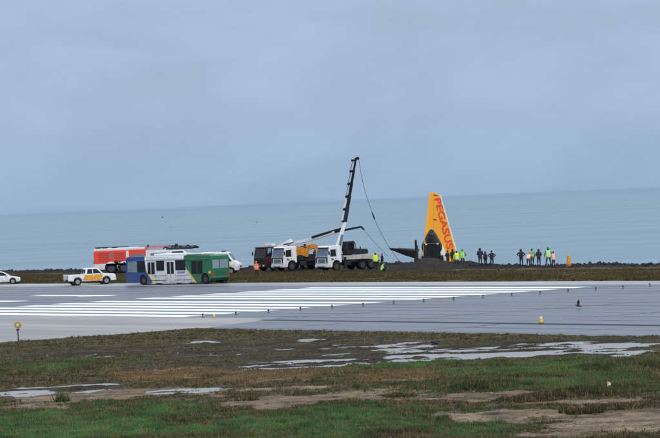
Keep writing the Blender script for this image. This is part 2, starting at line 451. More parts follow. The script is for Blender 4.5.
for c in (131.0, 140.4):       # the two ones of the runway number
    sheet('runway_number', [(-237, c - 0.75), (-224.6, c - 0.75), (-226.6, c - 1.9), (-225.4, c - 2.2), (-223.4, c - 0.6), (-223.4, c + 0.75), (-237, c + 0.75)], 0.008, PAINT, runway)

# ------------------------------------------------------------------ near field: uneven grass, mud and puddles
Z_PUD = [(0.6,151.3,5.4,4.6),(9.1,142.0,7.0,6.4),(0.3,139.6,4.8,4.6),(-12.6,154.5,1.0,3.0),(-7.5,164.8,0.7,2.6),(-13.4,125.6,1.3,3.0),(-10.5,127.3,1.3,3.4),(-6.3,121.6,1.8,1.6),(7.4,138.6,3.3,2.6),(12.2,136.7,2.0,2.4),(-1.1,161.5,.8,2.2)]
Z_MUD = [(-3.4,150.5,8.0,16.0),(9.5,143.5,7.0,9.0),(-13.5,160.0,6.0,6.0)]
Z_DRY = [(-7.5,134.8,2.4,4.4),(-2.7,129.6,2.8,4.6),(2.1,126.4,2.6,3.2)]
Z_SOIL = [(-9.4,121.2,5.4,4.0),(-0.2,113.6,4.0,4.4),(5.9,110.2,2.9,2.9),(10.2,105.5,2.9,2.4),(6.9,100.6,4.8,2.8),(8.4,93.6,3.3,3.2),(9.0,97.5,2.5,1.8),(-1.8,110.4,1.5,1.8),(13,99,3,8)]
Z_GRN = [(-8.8,104.5,4.6,11.0),(-1.0,101.0,4.6,6.5),(9.5,126.2,7.0,7.0),(8.0,117.0,4.6,4.8),(2.9,133.8,3.2,4.2),(4.6,94.8,2.2,2.6),(10.8,111.6,2.2,2.6),(-13.9,146.2,3.4,5.4),(-14,100,4,14)]
Z_DKG = [(2.4,112.6,.8,1.2),(6.8,107.7,1.5,1.2),(9.9,102.1,1.1,1.4),(8.4,100.6,.7,1.1),(-3.6,113.5,.6,1.0),(10.1,109.8,2.2,1.8),(5.7,115.6,1.7,1.8),(12.5,124,2.5,2.2)]
def zone(Z, x, y, seed, soft=0.55, wob=0.9):
    """0..1 membership of soft, ragged patches"""
    n1 = fbm(x * 0.42, y * 0.30, 6, seed, .68) - .5
    r = np.zeros_like(x)
    for (cx, cy, rx, ry) in Z:
        d = np.sqrt(((x - cx) / rx) ** 2 + ((y - cy) / ry) ** 2) + n1 * wob * 2.4
        r = np.maximum(r, 1 - sm(1 - soft / 2, 1 + soft / 2, d))
    return r
WATER_Z = -0.055
def field(x, y):
    t, s = ts(x, y)
    pud = zone(Z_PUD, x, y, 3, 0.9, 0.8); mud = zone(Z_MUD, x, y, 5, .9, 1.2) * (.45 + .55 * sm(.40, .56, fbm(x * .14, y * .75, 4, 7, .6))); dry = zone(Z_DRY, x, y, 9, .9, 1.1)
    soil = zone(Z_SOIL, x, y, 13, .7, 1.7); grn = zone(Z_GRN, x, y, 21, .8, 1.0); dkg = zone(Z_DKG, x, y, 33, .6)
    rut = fbm(x * 0.30, y * 1.0, 5, 41, .65)
    h = (fbm(x * .30, y * .30, 4, 51) - .5) * .10 + (fbm(x * 1.8, y * 1.8, 3, 61) - .5) * .07
    h += mud * (rut - .5) * .16 + (mud * .5 + soil * .35 + pud * .4) * (fbm(x * 2.6, y * 2.6, 2, 67) - .5) * .08
    h = np.maximum(h, -0.028 + (fbm(x * 2.2, y * 2.2, 2, 63) - .5) * .03)
    h -= pud * (0.088 + (0.5 - fbm(x * .26, y * .62, 5, 71, .70)) * .62)
    return t, s, h, pud, mud, dry, soil, grn, dkg
def field_colour(x, y, pud, mud, dry, soil, grn, dkg):
    n = fbm(x * 1.1, y * 1.1, 5, 81, .7)[..., None]; n2 = fbm(x * .25, y * .2, 4, 91, .6)[..., None]
    n = np.clip((n - .5) * 1.7 + .5, 0, 1.2)
    c = np.array([.060, .056, .030]) * (.6 + .8 * n) + np.zeros(x.shape + (3,))
    def lay(c, w, col, lo=.7, hi=.6): return c + (np.array(col) * (lo + hi * n) - c) * w[..., None]
    c = lay(c, grn * .9, (.040, .066, .026))
    c = lay(c, dry * .9, (.165, .112, .062))
    c = lay(c, mud * .85, (.030, .024, .019), .35, 1.3)
    c = lay(c, soil * .9, (.165, .122, .086), .2, 1.55)
    c = lay(c, dkg * .9, (.020, .040, .014))
    c = lay(c, pud * .8, (.034, .028, .022))
    return np.clip(c * (.8 + .4 * n2), .004, .6)
FIELD_M = soil_material('field_soil')
gx = np.arange(-42, 42.01, 0.2); gy = np.concatenate([np.arange(60, 84, 1.0), np.arange(84, 212.1, 0.3)])
X, Y = np.meshgrid(gx, gy)
T, S, H, pud, mud, dry, soil, grn, dkg = field(X, Y)
edge = np.maximum(-152.4 - T, S - 102.0)       # > 0 on the pavement
H = H + 0.035 + 0.03 * sm(-1.2, -0.1, edge) * (fbm(X * 1.5, Y * 1.5, 3, 97))
H = np.where(edge > 0.25, -0.25, H)
fld = grid_mesh('grass_field', X, Y, H, FIELD_M, field_colour(X, Y, pud, mud, dry, soil, grn, dkg), keep=edge < 0.6)
tag(fld, kind='structure')
def puddle_water():
    m = bpy.data.materials.new('puddle_water'); m.use_nodes = True
    nt = m.node_tree; b = nt.nodes['Principled BSDF']
    b.inputs['Base Color'].default_value = (0.22, 0.215, 0.20, 1); b.inputs['IOR'].default_value = 1.33
    b.inputs['Roughness'].default_value = 0.30
    tc = nt.nodes.new('ShaderNodeTexCoord'); n = nt.nodes.new('ShaderNodeTexNoise'); n.inputs['Scale'].default_value = 5; n.inputs['Detail'].default_value = 3
    nt.links.new(tc.outputs['Object'], n.inputs['Vector'])
    bp = nt.nodes.new('ShaderNodeBump'); bp.inputs['Strength'].default_value = 0.5; bp.inputs['Distance'].default_value = 0.02
    nt.links.new(n.outputs['Fac'], bp.inputs['Height']); nt.links.new(bp.outputs[0], b.inputs['Normal'])
    return m
PUDM = puddle_water()
for k, (cx, cy, rx, ry) in enumerate(Z_PUD):
    a = [2 * math.pi * i / 28 for i in range(28)]
    o = MB().add([(cx + rx * 1.5 * math.cos(q), cy + ry * 1.5 * math.sin(q), -0.022 + k * 0.0012) for q in a], [tuple(range(28))]).build('puddle', PUDM)
    tag(o, kind='structure')

GRASSM = mat('grass_blades', (0.05, 0.08, 0.02), 0.75, attr='Col', vary=0.15, scale=2.0, spec=0.2)
def blades(cx, cy, cz, hgt, wid, col, nb, lean=0.55):
    """nb one-face blades for every tuft"""
    n = len(cx); out = []; oc = []
    for k in range(nb):
        a = rng.uniform(0, 2 * np.pi, n); l = rng.uniform(.1, lean, n) * hgt; hh = hgt * rng.uniform(.55, 1.1, n)
        bx_, by_ = cx + np.cos(a) * wid * 2, cy + np.sin(a) * wid * 2
        w = wid * rng.uniform(.7, 1.3, n); pa = rng.uniform(0, 2 * np.pi, n)
        p0 = np.stack([bx_ - np.cos(pa) * w, by_ - np.sin(pa) * w, cz - .01], -1); p1 = np.stack([bx_ + np.cos(pa) * w, by_ + np.sin(pa) * w, cz - .01], -1)
        p2 = np.stack([bx_ + np.cos(a) * l, by_ + np.sin(a) * l, cz + hh], -1)
        out.append(np.stack([p0, p1, p2], 1)); oc.append(col * rng.uniform(.7, 1.3, (n, 1)))
    return np.concatenate(out), np.concatenate(oc)
def scatter(N, y0, y1):
    y = 1 / rng.uniform(1 / y1, 1 / y0, N); x = rng.uniform(-1, 1, N) * (0.118 * y + 2.5); return x, y
x, y = scatter(430000, 84, 204)
t, s, h, pud, mud, dry, soil, grn, dkg = field(x, y)
z = h + 0.035
patch = fbm(x * .9, y * .8, 5, 121, .7)
dens = np.clip(.55 + .5 * grn + .3 * dry + .5 * dkg - .62 * mud - .70 * soil * (1 - dkg) - 1.2 * pud, 0, 1) * sm(.30, .55, patch + .25 * grn + .2 * dkg)
inside = np.maximum(-152.4 - t, s - 102.0) < 0.1
k = inside & (rng.uniform(0, 1, len(x)) < dens) & (z > 0.0)
x, y, z, dry_, grn_, dkg_, mud_ = x[k], y[k], z[k], dry[k], grn[k], dkg[k], mud[k]
is_dry = rng.uniform(0, 1, len(x)) < np.clip(.22 + dry_ * .7 - grn_ * .12, 0, 1)
tone = fbm(x * .8, y * .6, 5, 131, .7)[:, None]
gm = np.clip(sm(.35, .6, fbm(x * .35, y * .25, 5, 141, .65)) + sm(118, 104, y) * .5 - sm(4, 10, x) * .25, 0, 1)[:, None]
cg = (np.array([.060, .058, .028]) * (1 - grn_[:, None]) + (np.array([.066, .155, .050]) * gm + np.array([.082, .092, .036]) * (1 - gm)) * grn_[:, None]) * (.15 + 1.6 * tone)
cg = cg * (1 - .5 * dkg_[:, None]); cd = np.array([.175, .120, .058]) * (.6 + .8 * tone)
hg = (.03 + .05 * rng.uniform(0, 1, len(x)) + .09 * sm(.5, .75, fbm(x * 1.3, y * 1.3, 3, 151, .6))) * (1 + .35 * grn_ + .9 * dkg_) * (1 - .35 * mud_)
wd = .0075 + .00008 * y
a, c = blades(x[~is_dry], y[~is_dry], z[~is_dry], hg[~is_dry], wd[~is_dry], cg[~is_dry], 5)
tag(tri_mesh('grass', a, c, GRASSM), 'short green and olive grass of the muddy field before the runway', 'grass', kind='stuff')
a, c = blades(x[is_dry], y[is_dry], z[is_dry], hg[is_dry] * 1.25, wd[is_dry] * .9, cd[is_dry], 5)
tag(tri_mesh('dry_grass', a, c, GRASSM), 'straw coloured dry grass patches in the muddy field', 'grass', kind='stuff')


# clods of earth lying about on the bare patches
x, y = scatter(150000, 84, 200)
t, s, h, pud, mud, dry, soil, grn, dkg = field(x, y)
k = (np.maximum(-152.4 - t, s - 102.0) < -.2) & (rng.uniform(0, 1, len(x)) < np.clip(mud * .75 + soil * .6 + pud * .8 + .04, 0, 1) * sm(.36, .62, fbm(x * .8, y * .8, 4, 161, .65)))
x, y, h, mud, soil = x[k], y[k], h[k] + .035, mud[k], soil[k]
r = np.minimum(rng.gamma(2.0, .009, len(x)) + .012, .055)
OC = np.array([(1, 0, 0), (0, 1, 0), (-1, 0, 0), (0, -1, 0), (0, 0, 1)], float)
V5 = OC[None] * r[:, None, None] * rng.uniform(.6, 1.5, (len(x), 5, 3)) * np.array([1.5, 1.5, .7]); an = rng.uniform(0, 6.28, len(x)); ca, sa = np.cos(an)[:, None], np.sin(an)[:, None]
V5 = np.stack([V5[..., 0] * ca - V5[..., 1] * sa + x[:, None], V5[..., 0] * sa + V5[..., 1] * ca + y[:, None], V5[..., 2] + (h - .012)[:, None]], -1)
tr = np.concatenate([V5[:, [i, (i + 1) % 4, 4]] for i in range(4)])
cc = (np.array([.026, .021, .017]) + soil[:, None] * (1 - mud[:, None]) * np.array([.085, .062, .045])) * rng.uniform(.5, 1.6, (len(x), 1)) + (rng.uniform(0, 1, (len(x), 1)) < .012) * np.array([.25, .24, .22])
tag(tri_mesh('earth_clods', tr, np.concatenate([cc] * 4), mat('clod_earth', (0, 0, 0), .9, attr='Col', vary=.2, spec=.2)), 'loose clods of mud and earth over the churned field', 'earth', kind='stuff')

# ------------------------------------------------------------------ verge beyond the runway and the rubble ridge over the shore
def crest(t):
    return 191.5 + 11.0 * (sm(-282, -270, t) - sm(-250, -236, t))
def verge_h(t, s):
    c = crest(t)
    h = 0.03 + (fbm(t * .5, s * .5, 4, 201) - .5) * .10
    d = (s - c)
    rid = np.exp(-(d / 1.8) ** 2) * (.14 + .55 * fbm(t * .22, s * .4, 5, 211, .6) ** 1.5)
    h = h + rid + np.exp(-(d / 1.2) ** 2) * (fbm(t * 2.2, s * 2.2, 2, 213) - .4) * .16
    h = np.where(s > c + 3, h - (s - c - 3) * .28 * sm(0, 6, s - c - 3), h)
    h = np.where(s < 164.6, -0.02 + (s - 164) * .05, h)
    return h
gt = np.arange(-400, -100, 0.5); gs = np.concatenate([np.arange(163.9, 186, .6), np.arange(186, 222, .4)])
T, S = np.meshgrid(gt, gs)
H = verge_h(T, S)
n = fbm(T * .5, S * .8, 4, 221, .6)[..., None]; nl = fbm(T * .05, S * .25, 3, 225)[..., None]
C = np.array([.070, .060, .030]) * (.55 + .9 * n) * (.7 + .6 * nl)
trackw = (np.exp(-((S - (crest(T) - 3.4)) / .9) ** 2))[..., None] * np.clip(.2 + 1.2 * nl, 0, 1) * sm(-244, -232, T)[..., None]
C = C + (np.array([.20, .18, .15]) - C) * trackw * .8
rw_ = np.maximum(sm(-2.6, -1.4, S - crest(T)), sm(184, 188, S) * (sm(-290, -275, T) - sm(-240, -232, T)) * .85)[..., None]
C = C + (np.array([.022, .020, .020]) * (.5 + 1.0 * n) - C) * rw_
vg = grid_mesh('shore_verge', T, S, H, soil_material('verge_soil', scale=3.0), C)
rw_obj(vg); tag(vg, kind='structure')
N = 90000
t = rng.uniform(-345, -165, N); s = 164.4 + rng.uniform(0, 1, N) * 24
k = fbm(t * .5, s * .5, 3, 231) > .40
k &= (s < crest(t) - 2.2) & (np.abs(s - crest(t) + 3.4) > rng.uniform(0, 1.6, N))
t, s = t[k], s[k]; px_, py_ = xy(t, s)
tone = fbm(t * .15, s * .4, 3, 241)[:, None]
col = (np.array([.060, .054, .024]) + (rng.uniform(0, 1, (len(t), 1)) < .35) * np.array([.07, .035, .01])) * (.45 + 1.0 * tone)
a, c = blades(px_, py_, verge_h(t, s), rng.uniform(.10, .24, len(t)), np.full(len(t), .035), col, 4)
tag(tri_mesh('verge_grass', a, c, GRASSM), 'brownish olive grass strip between the runway and the shore', 'grass', kind='stuff')
# loose stones of the ridge
STONE = mat('rubble_stone', (0.026, 0.024, 0.024), 0.9, vary=0.5, scale=1.5)
rb = MB()
for k in range(2600):
    t0 = random.uniform(-345, -160); c0 = float(crest(np.array(t0))); s0 = c0 + random.gauss(0, .9)
    r0 = random.choice((.05, .06, .08, .10, .12, .20)) * random.uniform(.8, 1.2)
    zz = float(verge_h(np.array([t0]), np.array([s0]))[0])
    vs = [Vector((random.uniform(.7, 1.2) * r0 * a, random.uniform(.7, 1.2) * r0 * b, random.uniform(.5, 1.0) * r0 * c)) for a, b, c in ((1, 0, 0), (-1, 0, 0), (0, 1, 0), (0, -1, 0), (0, 0, 1), (0, 0, -1))]
    q = Matrix.Rotation(random.uniform(0, 6), 3, 'Z') @ Matrix.Rotation(random.uniform(0, 1), 3, 'X')
    rb.add([q @ v + Vector((t0, s0, zz + r0 * .3)) for v in vs], [(0, 2, 4), (2, 1, 4), (1, 3, 4), (3, 0, 4), (2, 0, 5), (1, 2, 5), (3, 1, 5), (0, 3, 5)])
rbo = rb.build('rubble', STONE); rw_obj(rbo)
tag(rbo, 'dark broken stones heaped along the ridge above the sea', 'rubble', kind='stuff')


hz = MB().box((0, 37000, -9.2), (80400, 75600, 45.6)).build('haze', None)
hm_ = bpy.data.materials.new('haze_air'); hm_.use_nodes = True
hn = hm_.node_tree; hn.nodes.clear()
ho = hn.nodes.new('ShaderNodeOutputMaterial'); hv = hn.nodes.new('ShaderNodeVolumePrincipled')
hv.inputs['Color'].default_value = (0.44, 0.60, 0.79, 1); hv.inputs['Density'].default_value = 1.3e-5; hv.inputs['Anisotropy'].default_value = 0.0
hn.links.new(hv.outputs[0], ho.inputs['Volume'])
hz.data.materials.clear(); hz.data.materials.append(hm_)
tag(hz, 'pale sea haze', 'haze', kind='stuff')
# ------------------------------------------------------------------ vehicles
def tumble(z0, k): return lambda p: (p.x, p.y * (1 - k * max(0.0, p.z - z0)), p.z)
def plate(name, pts, hw, m, parent, fn=None, sides=(-1, 1), th=0.014, inset=0.006):
    """thin panel or pane standing on a vehicle's side"""
    o = None
    for sd_ in sides:
        o = MB().prism(pts, sd_ * (hw - inset), sd_ * (hw + th), fn).build(name, m, parent)
    return o
def face_plate(name, xb, zb, xt, zt, y0, y1, m, parent, off=0.014, yt=None):
    """thin panel on a front or rear face that leans from (xb, zb) to (xt, zt)"""
    d = Vector((xt - xb, 0, zt - zb)).normalized(); n = Vector((d.z, 0, -d.x)) * off
    yt0, yt1 = yt if yt else (y0, y1)
    q = [Vector((xb, y0, zb)), Vector((xb, y1, zb)), Vector((xt, yt1, zt)), Vector((xt, yt0, zt))]
    return MB().add([p - n * .5 for p in q] + [p + n for p in q],
                    [(0, 1, 2, 3), (7, 6, 5, 4), (0, 4, 5, 1), (1, 5, 6, 2), (2, 6, 7, 3), (3, 7, 4, 0)]).build(name, m, parent)
def arch(cx, r, z0, n=7, rev=False):
    """points of a wheel opening, from +x to -x"""
    a0 = math.asin(min(1, max(-1, (z0 - r * .92) / r)))
    p = [(cx + r * math.cos(a0 + (math.pi - 2 * a0) * i / n), r * .92 + r * math.sin(a0 + (math.pi - 2 * a0) * i / n)) for i in range(n + 1)]
    return p[::-1] if rev else p

# --- pickup
def pickup(loc, deg):
    o = empty('pickup_truck', loc, deg, 'white double cab pickup truck with amber orange doors', 'pickup truck')
    fn = tumble(0.75, 0.10)
    prof = [(-2.58, .52), (-2.62, .62), (-2.62, 1.14), (-2.55, 1.17), (-.66, 1.17), (-.66, 1.14), (1.28, 1.17), (1.6, 1.16), (2.38, 1.10), (2.58, 1.0), (2.63, .72), (2.60, .42), (2.1, .40)]
    prof += arch(1.58, .47, .40) + [(-1.0, .42)] + arch(-1.55, .47, .42) + [(-2.1, .5)]
    MB().prism(prof, -.92, .92, fn).build('body', WHITE, o, .05)
    cabp = [(-.70, 1.13), (-.58, 1.70), (-.42, 1.79), (.55, 1.78), (.72, 1.72), (1.36, 1.11)]
    f2 = lambda p: (p.x, p.y * (1 - .24 * max(0, p.z - 1.1)), p.z)
    MB().prism(cabp, -.86, .86, f2).build('cab', WHITE, o, .04)
    for sd_ in (-1, 1):
        plate('window', [(-.50, 1.19), (-.42, 1.66), (.10, 1.68), (.10, 1.19)], .86, GLASS, o, f2, (sd_,))
        plate('window', [(.17, 1.19), (.17, 1.68), (.60, 1.66), (1.08, 1.19)], .86, GLASS, o, f2, (sd_,))
        d1 = plate('door', [(-.98, .52), (-.78, 1.08), (.12, 1.08), (.12, .47)], .92, PICKY, o, fn, (sd_,), .012)
        bx('handle', (-.42, sd_ * .925, .98), (.16, .04, .04), WHITE, d1)
        d2 = plate('door', [(.15, .47), (.15, 1.08), (1.24, 1.06), (1.20, .9), (1.06, .6), (1.02, .47)], .92, PICKY, o, fn, (sd_,), .012)
        bx('handle', (.28, sd_ * .925, .98), (.16, .04, .04), WHITE, d2)
        bx('mirror', (1.0, sd_ * 1.0, 1.2), (.12, .2, .17), WHITE, o, .03)
        bx('tail_light', (-2.60, sd_ * .82, .92), (.10, .14, .34), REDL, o, .02)
        bx('headlight', (2.53, sd_ * .70, .93), (.16, .34, .17), LAMP, o, .03)
        bx('side_step', (-.1, sd_ * .90, .40), (1.9, .12, .06), BLACK, o, .02)
    face_plate('windshield', 1.25, 1.22, .80, 1.66, -.74, .74, GLASS, o, yt=(-.66, .66))
    face_plate('rear_window', -.665, 1.30, -.60, 1.62, .62, -.62, GLASS, o)
    bx('bed_floor', (-1.62, 0, 1.165), (1.72, 1.5, .03), BLACK, o)
    bx('rear_bumper', (-2.66, 0, .56), (.14, 1.6, .2), DKSTEEL, o, .03)
    bx('front_bumper', (2.62, 0, .52), (.12, 1.7, .22), WHITE, o, .05)
    bx('grille', (2.60, 0, .80), (.06, .9, .18), BLACK, o)
    bx('number_plate', (-2.74, 0, .60), (.02, .5, .11), LAMP, o)
    rr = MB()
    for sd_ in (-1, 1): rr.path([(-1.05, sd_ * .72, 1.15), (-.85, sd_ * .66, 1.66), (-.85, 0, 1.68)], .035)
    rr.path([(-1.5, .7, 1.2), (-1.0, .68, 1.45)], .03).path([(-1.5, -.7, 1.2), (-1.0, -.68, 1.45)], .03)
    for z_ in (1.32, 1.45, 1.57): rr.tube((-.83, -.66, z_), (-.83, .66, z_), .02, .02, 6)
    rr.build('roll_bar', BLACK, o)
    for x in (1.58, -1.55):
        for sd_ in (-1, 1): wheel(o, x, sd_ * .80, .385, .25, RIM, sd_)
    return o
pickup((-25.55, 305.2, 0.004), 21)

def sedan(loc, deg):
    o = empty('car', loc, deg, 'white saloon car cut off by the left edge of the picture', 'car')
    fn = tumble(0.62, 0.16)
    prof = [(-2.22, .42), (-2.26, .66), (-2.18, .92), (-1.6, .98), (-1.0, .98), (.95, .94), (1.6, .84), (2.08, .72), (2.24, .56), (2.24, .34), (2.1, .26), (1.85, .25)]
    prof += arch(1.38, .37, .25) + [(-.8, .24)] + arch(-1.32, .37, .24) + [(-2.0, .30)]
    MB().prism(prof, -.89, .89, fn).build('body', WHITE, o, .07, seg=3)
    f2 = lambda p: (p.x, p.y * (1 - .42 * max(0, p.z - .94)), p.z)
    MB().prism([(-1.75, .95), (-1.0, 1.36), (-.5, 1.45), (.1, 1.44), (.42, 1.36), (1.18, .92)], -.80, .80, f2).build('roof', WHITE, o, .05)
    for sd_ in (-1, 1):
        plate('window', [(-1.15, 1.02), (-.88, 1.30), (-.36, 1.38), (-.36, 1.0)], .80, GLASS, o, f2, (sd_,))
        plate('window', [(-.29, 1.0), (-.29, 1.38), (.12, 1.37), (.40, 1.28), (.86, .98)], .80, GLASS, o, f2, (sd_,))
        bx('mirror', (.72, sd_ * .93, 1.0), (.12, .2, .13), WHITE, o, .03)
        bx('headlight', (2.10, sd_ * .66, .66), (.24, .32, .13), LAMP, o, .03)
        bx('tail_light', (-2.20, sd_ * .68, .80), (.1, .3, .16), REDL, o, .02)
        bx('door_seam', (-.32, sd_ * .885, .62), (.015, .02, .6), BLACK, o)
    face_plate('windshield', 1.12, 1.0, .50, 1.34, -.70, .70, GLASS, o, yt=(-.60, .60))
    face_plate('rear_window', -1.66, 1.02, -1.08, 1.33, .64, -.64, GLASS, o)
    bx('grille', (2.245, 0, .46), (.03, 1.1, .14), BLACK, o)
    for x in (1.38, -1.32):
        for sd_ in (-1, 1): wheel(o, x, sd_ * .78, .325, .22, RIM, sd_)
    return o
sedan((-37.05, 323.6, 0.004), 6)

# --- apron bus
LITEGLASS = mat('sky_lit_glass', (0.20, 0.25, 0.29), 0.12, vary=0.25, scale=4)  # paler than the dark glass: sky reflection painted into the pane colour
def bus(corner, deg):
    """corner: where the near rear corner stands"""
    W, L = 1.32, 12.2
    hd = Vector((math.cos(R(deg)), math.sin(R(deg)), 0)); lf = Vector((-hd.y, hd.x, 0))
    o = empty('airport_bus', Vector(corner) + hd * L - lf * W, deg, 'low airport bus painted blue, white and green with yellow diagonal stripes', 'bus')
    fn = lambda p: (p.x, p.y * (1 - .20 * max(0, p.z - 2.6)), p.z)
    X_ = lambda d: -(.85 + 1.306 * d) * 1.09
    WA, WB, r = X_(1.12), X_(7.30), .50
    bl = [(-.10, .22), (0, .38), (0.02, 1.15), (-.10, 2.62), (-.22, 2.88), (X_(1.32), 2.9), (X_(1.42), 1.45), (X_(2.12), .16), (WA - .56, .16)] + arch(WA, .56, .16, rev=True) + [(WA + .56, .18)]
    MB().prism(bl, -W, W, fn).build('front_section', BLUE, o)
    MB().prism([(X_(1.325), 2.62), (X_(1.325), 2.93), (X_(5.25), 2.93), (X_(5.25), 2.62), (X_(5.52), 1.42), (X_(6.32), .16), (X_(2.125), .16), (X_(1.425), 1.45)], -W + .002, W - .002, fn).build('middle_section', WHITE, o)
    gr = [(X_(5.255), 2.62), (X_(5.255), 2.90), (-L + .14, 2.88), (-L, 2.74), (-L - .02, 2.0), (-L, .62), (-L + .12, .50), (WB - .60, .40)] + arch(WB, .58, .30, rev=True) + [(WB + .58, .2), (X_(6.325), .16), (X_(5.525), 1.42)]
    MB().prism(gr, -W, W, fn).build('rear_section', GREEN, o)
    for sd_ in (-1, 1):
        P = lambda nm, pts, m, par=o, th=.014: plate(nm, [(X_(a), z) for a, z in pts], W, m, par, fn, (sd_,), th)
        rect = lambda x0, x1, z0, z1: [(x0, z0), (x0, z1), (x1, z1), (x1, z0)]
        P('driver_window', [(-.46, 1.34), (-.40, 2.40), (.52, 2.44), (.52, 1.30)], LITEGLASS)
        P('window', [(.60, 1.32), (.60, 2.44), (1.29, 2.44), (1.38, 1.45), (1.20, 1.32)], GLASS)
        w_ = P('window', rect(1.62, 2.30, 1.10, 2.28), GLASS)
        P('window_post', rect(1.93, 1.98, 1.10, 2.28), WHITE, w_, .02)
        P('window', rect(2.50, 3.28, 1.42, 2.44), GLASS)
        for x0 in (3.54, 3.93):
            d = P('door', rect(x0, x0 + .365, .20, 2.34), WHITE, o, .02)
            P('pane', rect(x0 + .035, x0 + .33, 1.08, 2.28), GLASS, d, .03)
        P('roof_gutter', rect(.2, 7.9, 2.50, 2.54), STEEL, o, .03)
        for x0 in (2.40, 3.40, 4.33, 5.95): P('panel_joint', rect(x0, x0 + .02, .2, 1.05), DKSTEEL, o, .005)
        P('rub_rail', rect(1.75, 5.9, .42, .47), DKSTEEL, o, .012)
        P('door_gap', rect(3.907, 3.928, .2, 2.34), BLACK, o, .017)
        P('window', rect(4.42, 5.42, 1.42, 2.44), GLASS)
        P('panel_line', rect(1.9, 3.5, .90, .93), BLACK, o, .006)
        P('panel_line', rect(4.4, 5.8, .90, .93), BLACK, o, .006)
        P('yellow_stripe', [(1.40, 1.47), (1.52, 1.47), (2.28, .17), (2.10, .17)], YELLOW, o, .010)
        P('yellow_stripe', [(5.50, 1.46), (5.62, 1.46), (6.44, .17), (6.28, .17)], YELLOW, o, .010)
        w_ = P('window', rect(6.00, 7.05, 1.05, 2.34), GLASS)
        P('window_post', rect(6.55, 6.60, 1.05, 2.34), GREEN, w_, .02)
        bx('marker_lamp', (-L + .20, sd_ * (W + .02), 1.14), (.30, .06, .26), AMBER, o, .03)
        for x in (WA, WB):
            wheel(o, x, sd_ * (W - .16), r * .93, .26, RIMD, sd_)
            MB().box((x, sd_ * (W - .32), .60), (1.1, .5, 1.0)).build('wheel_housing', BLACK, o)
        bx('mirror', (.22, sd_ * 1.25, 2.2), (.12, .22, .36), BLACK, o, .03)
        bx('headlight', (.03, sd_ * .95, .80), (.06, .3, .2), LAMP, o, .03)
        for x in (2.6, 4.7, 6.0): bx('skirt_gap', (X_(x), sd_ * (W - .03), .14), (.6, .1, .10), BLACK, o)
        bx('tail_light', (-L - .02, sd_ * 1.12, .95), (.05, .16, .5), REDL, o, .02)
    face_plate('windshield', .03, 1.22, -.09, 2.52, -1.18, 1.18, GLASS, o)
    rw = face_plate('rear_window', -L - .022, 1.52, -L - .012, 2.38, 1.12, -1.12, LITEGLASS, o, .02)
    MB().box((-L - .03, .1, 1.95), (.05, .05, .86)).build('window_post', GREEN, rw)
    bx('engine_grille', (-L - .02, 0, 1.05), (.03, 1.3, .3), mat('grille_green', (.006, .09, .04), .6), o)
    bx('rear_bumper', (-L - .03, 0, .62), (.08, 2.5, .16), GREEN, o, .03)
    for sd_ in (1, -1):
        lettering('ÇELEBİ', .26, DKINK, o, Matrix.Translation((X_(4.95), sd_ * (W + .008), 1.20)) @ Matrix.Rotation(math.pi if sd_ > 0 else 0, 4, 'Z') @ Matrix.Rotation(R(90), 4, 'X'), xs=1.35, bold=.006)
    MB().box((X_(4.4), 0, 3.03), (6.8, 1.9, .22)).build('roof_unit', WHITE, o, .08)
    MB().box((X_(5.7), 0, 3.15), (.8, 1.2, .04)).build('roof_vent', BLACK, o)
    return o
bus((-12.05, 288.6, 0.006), 138)

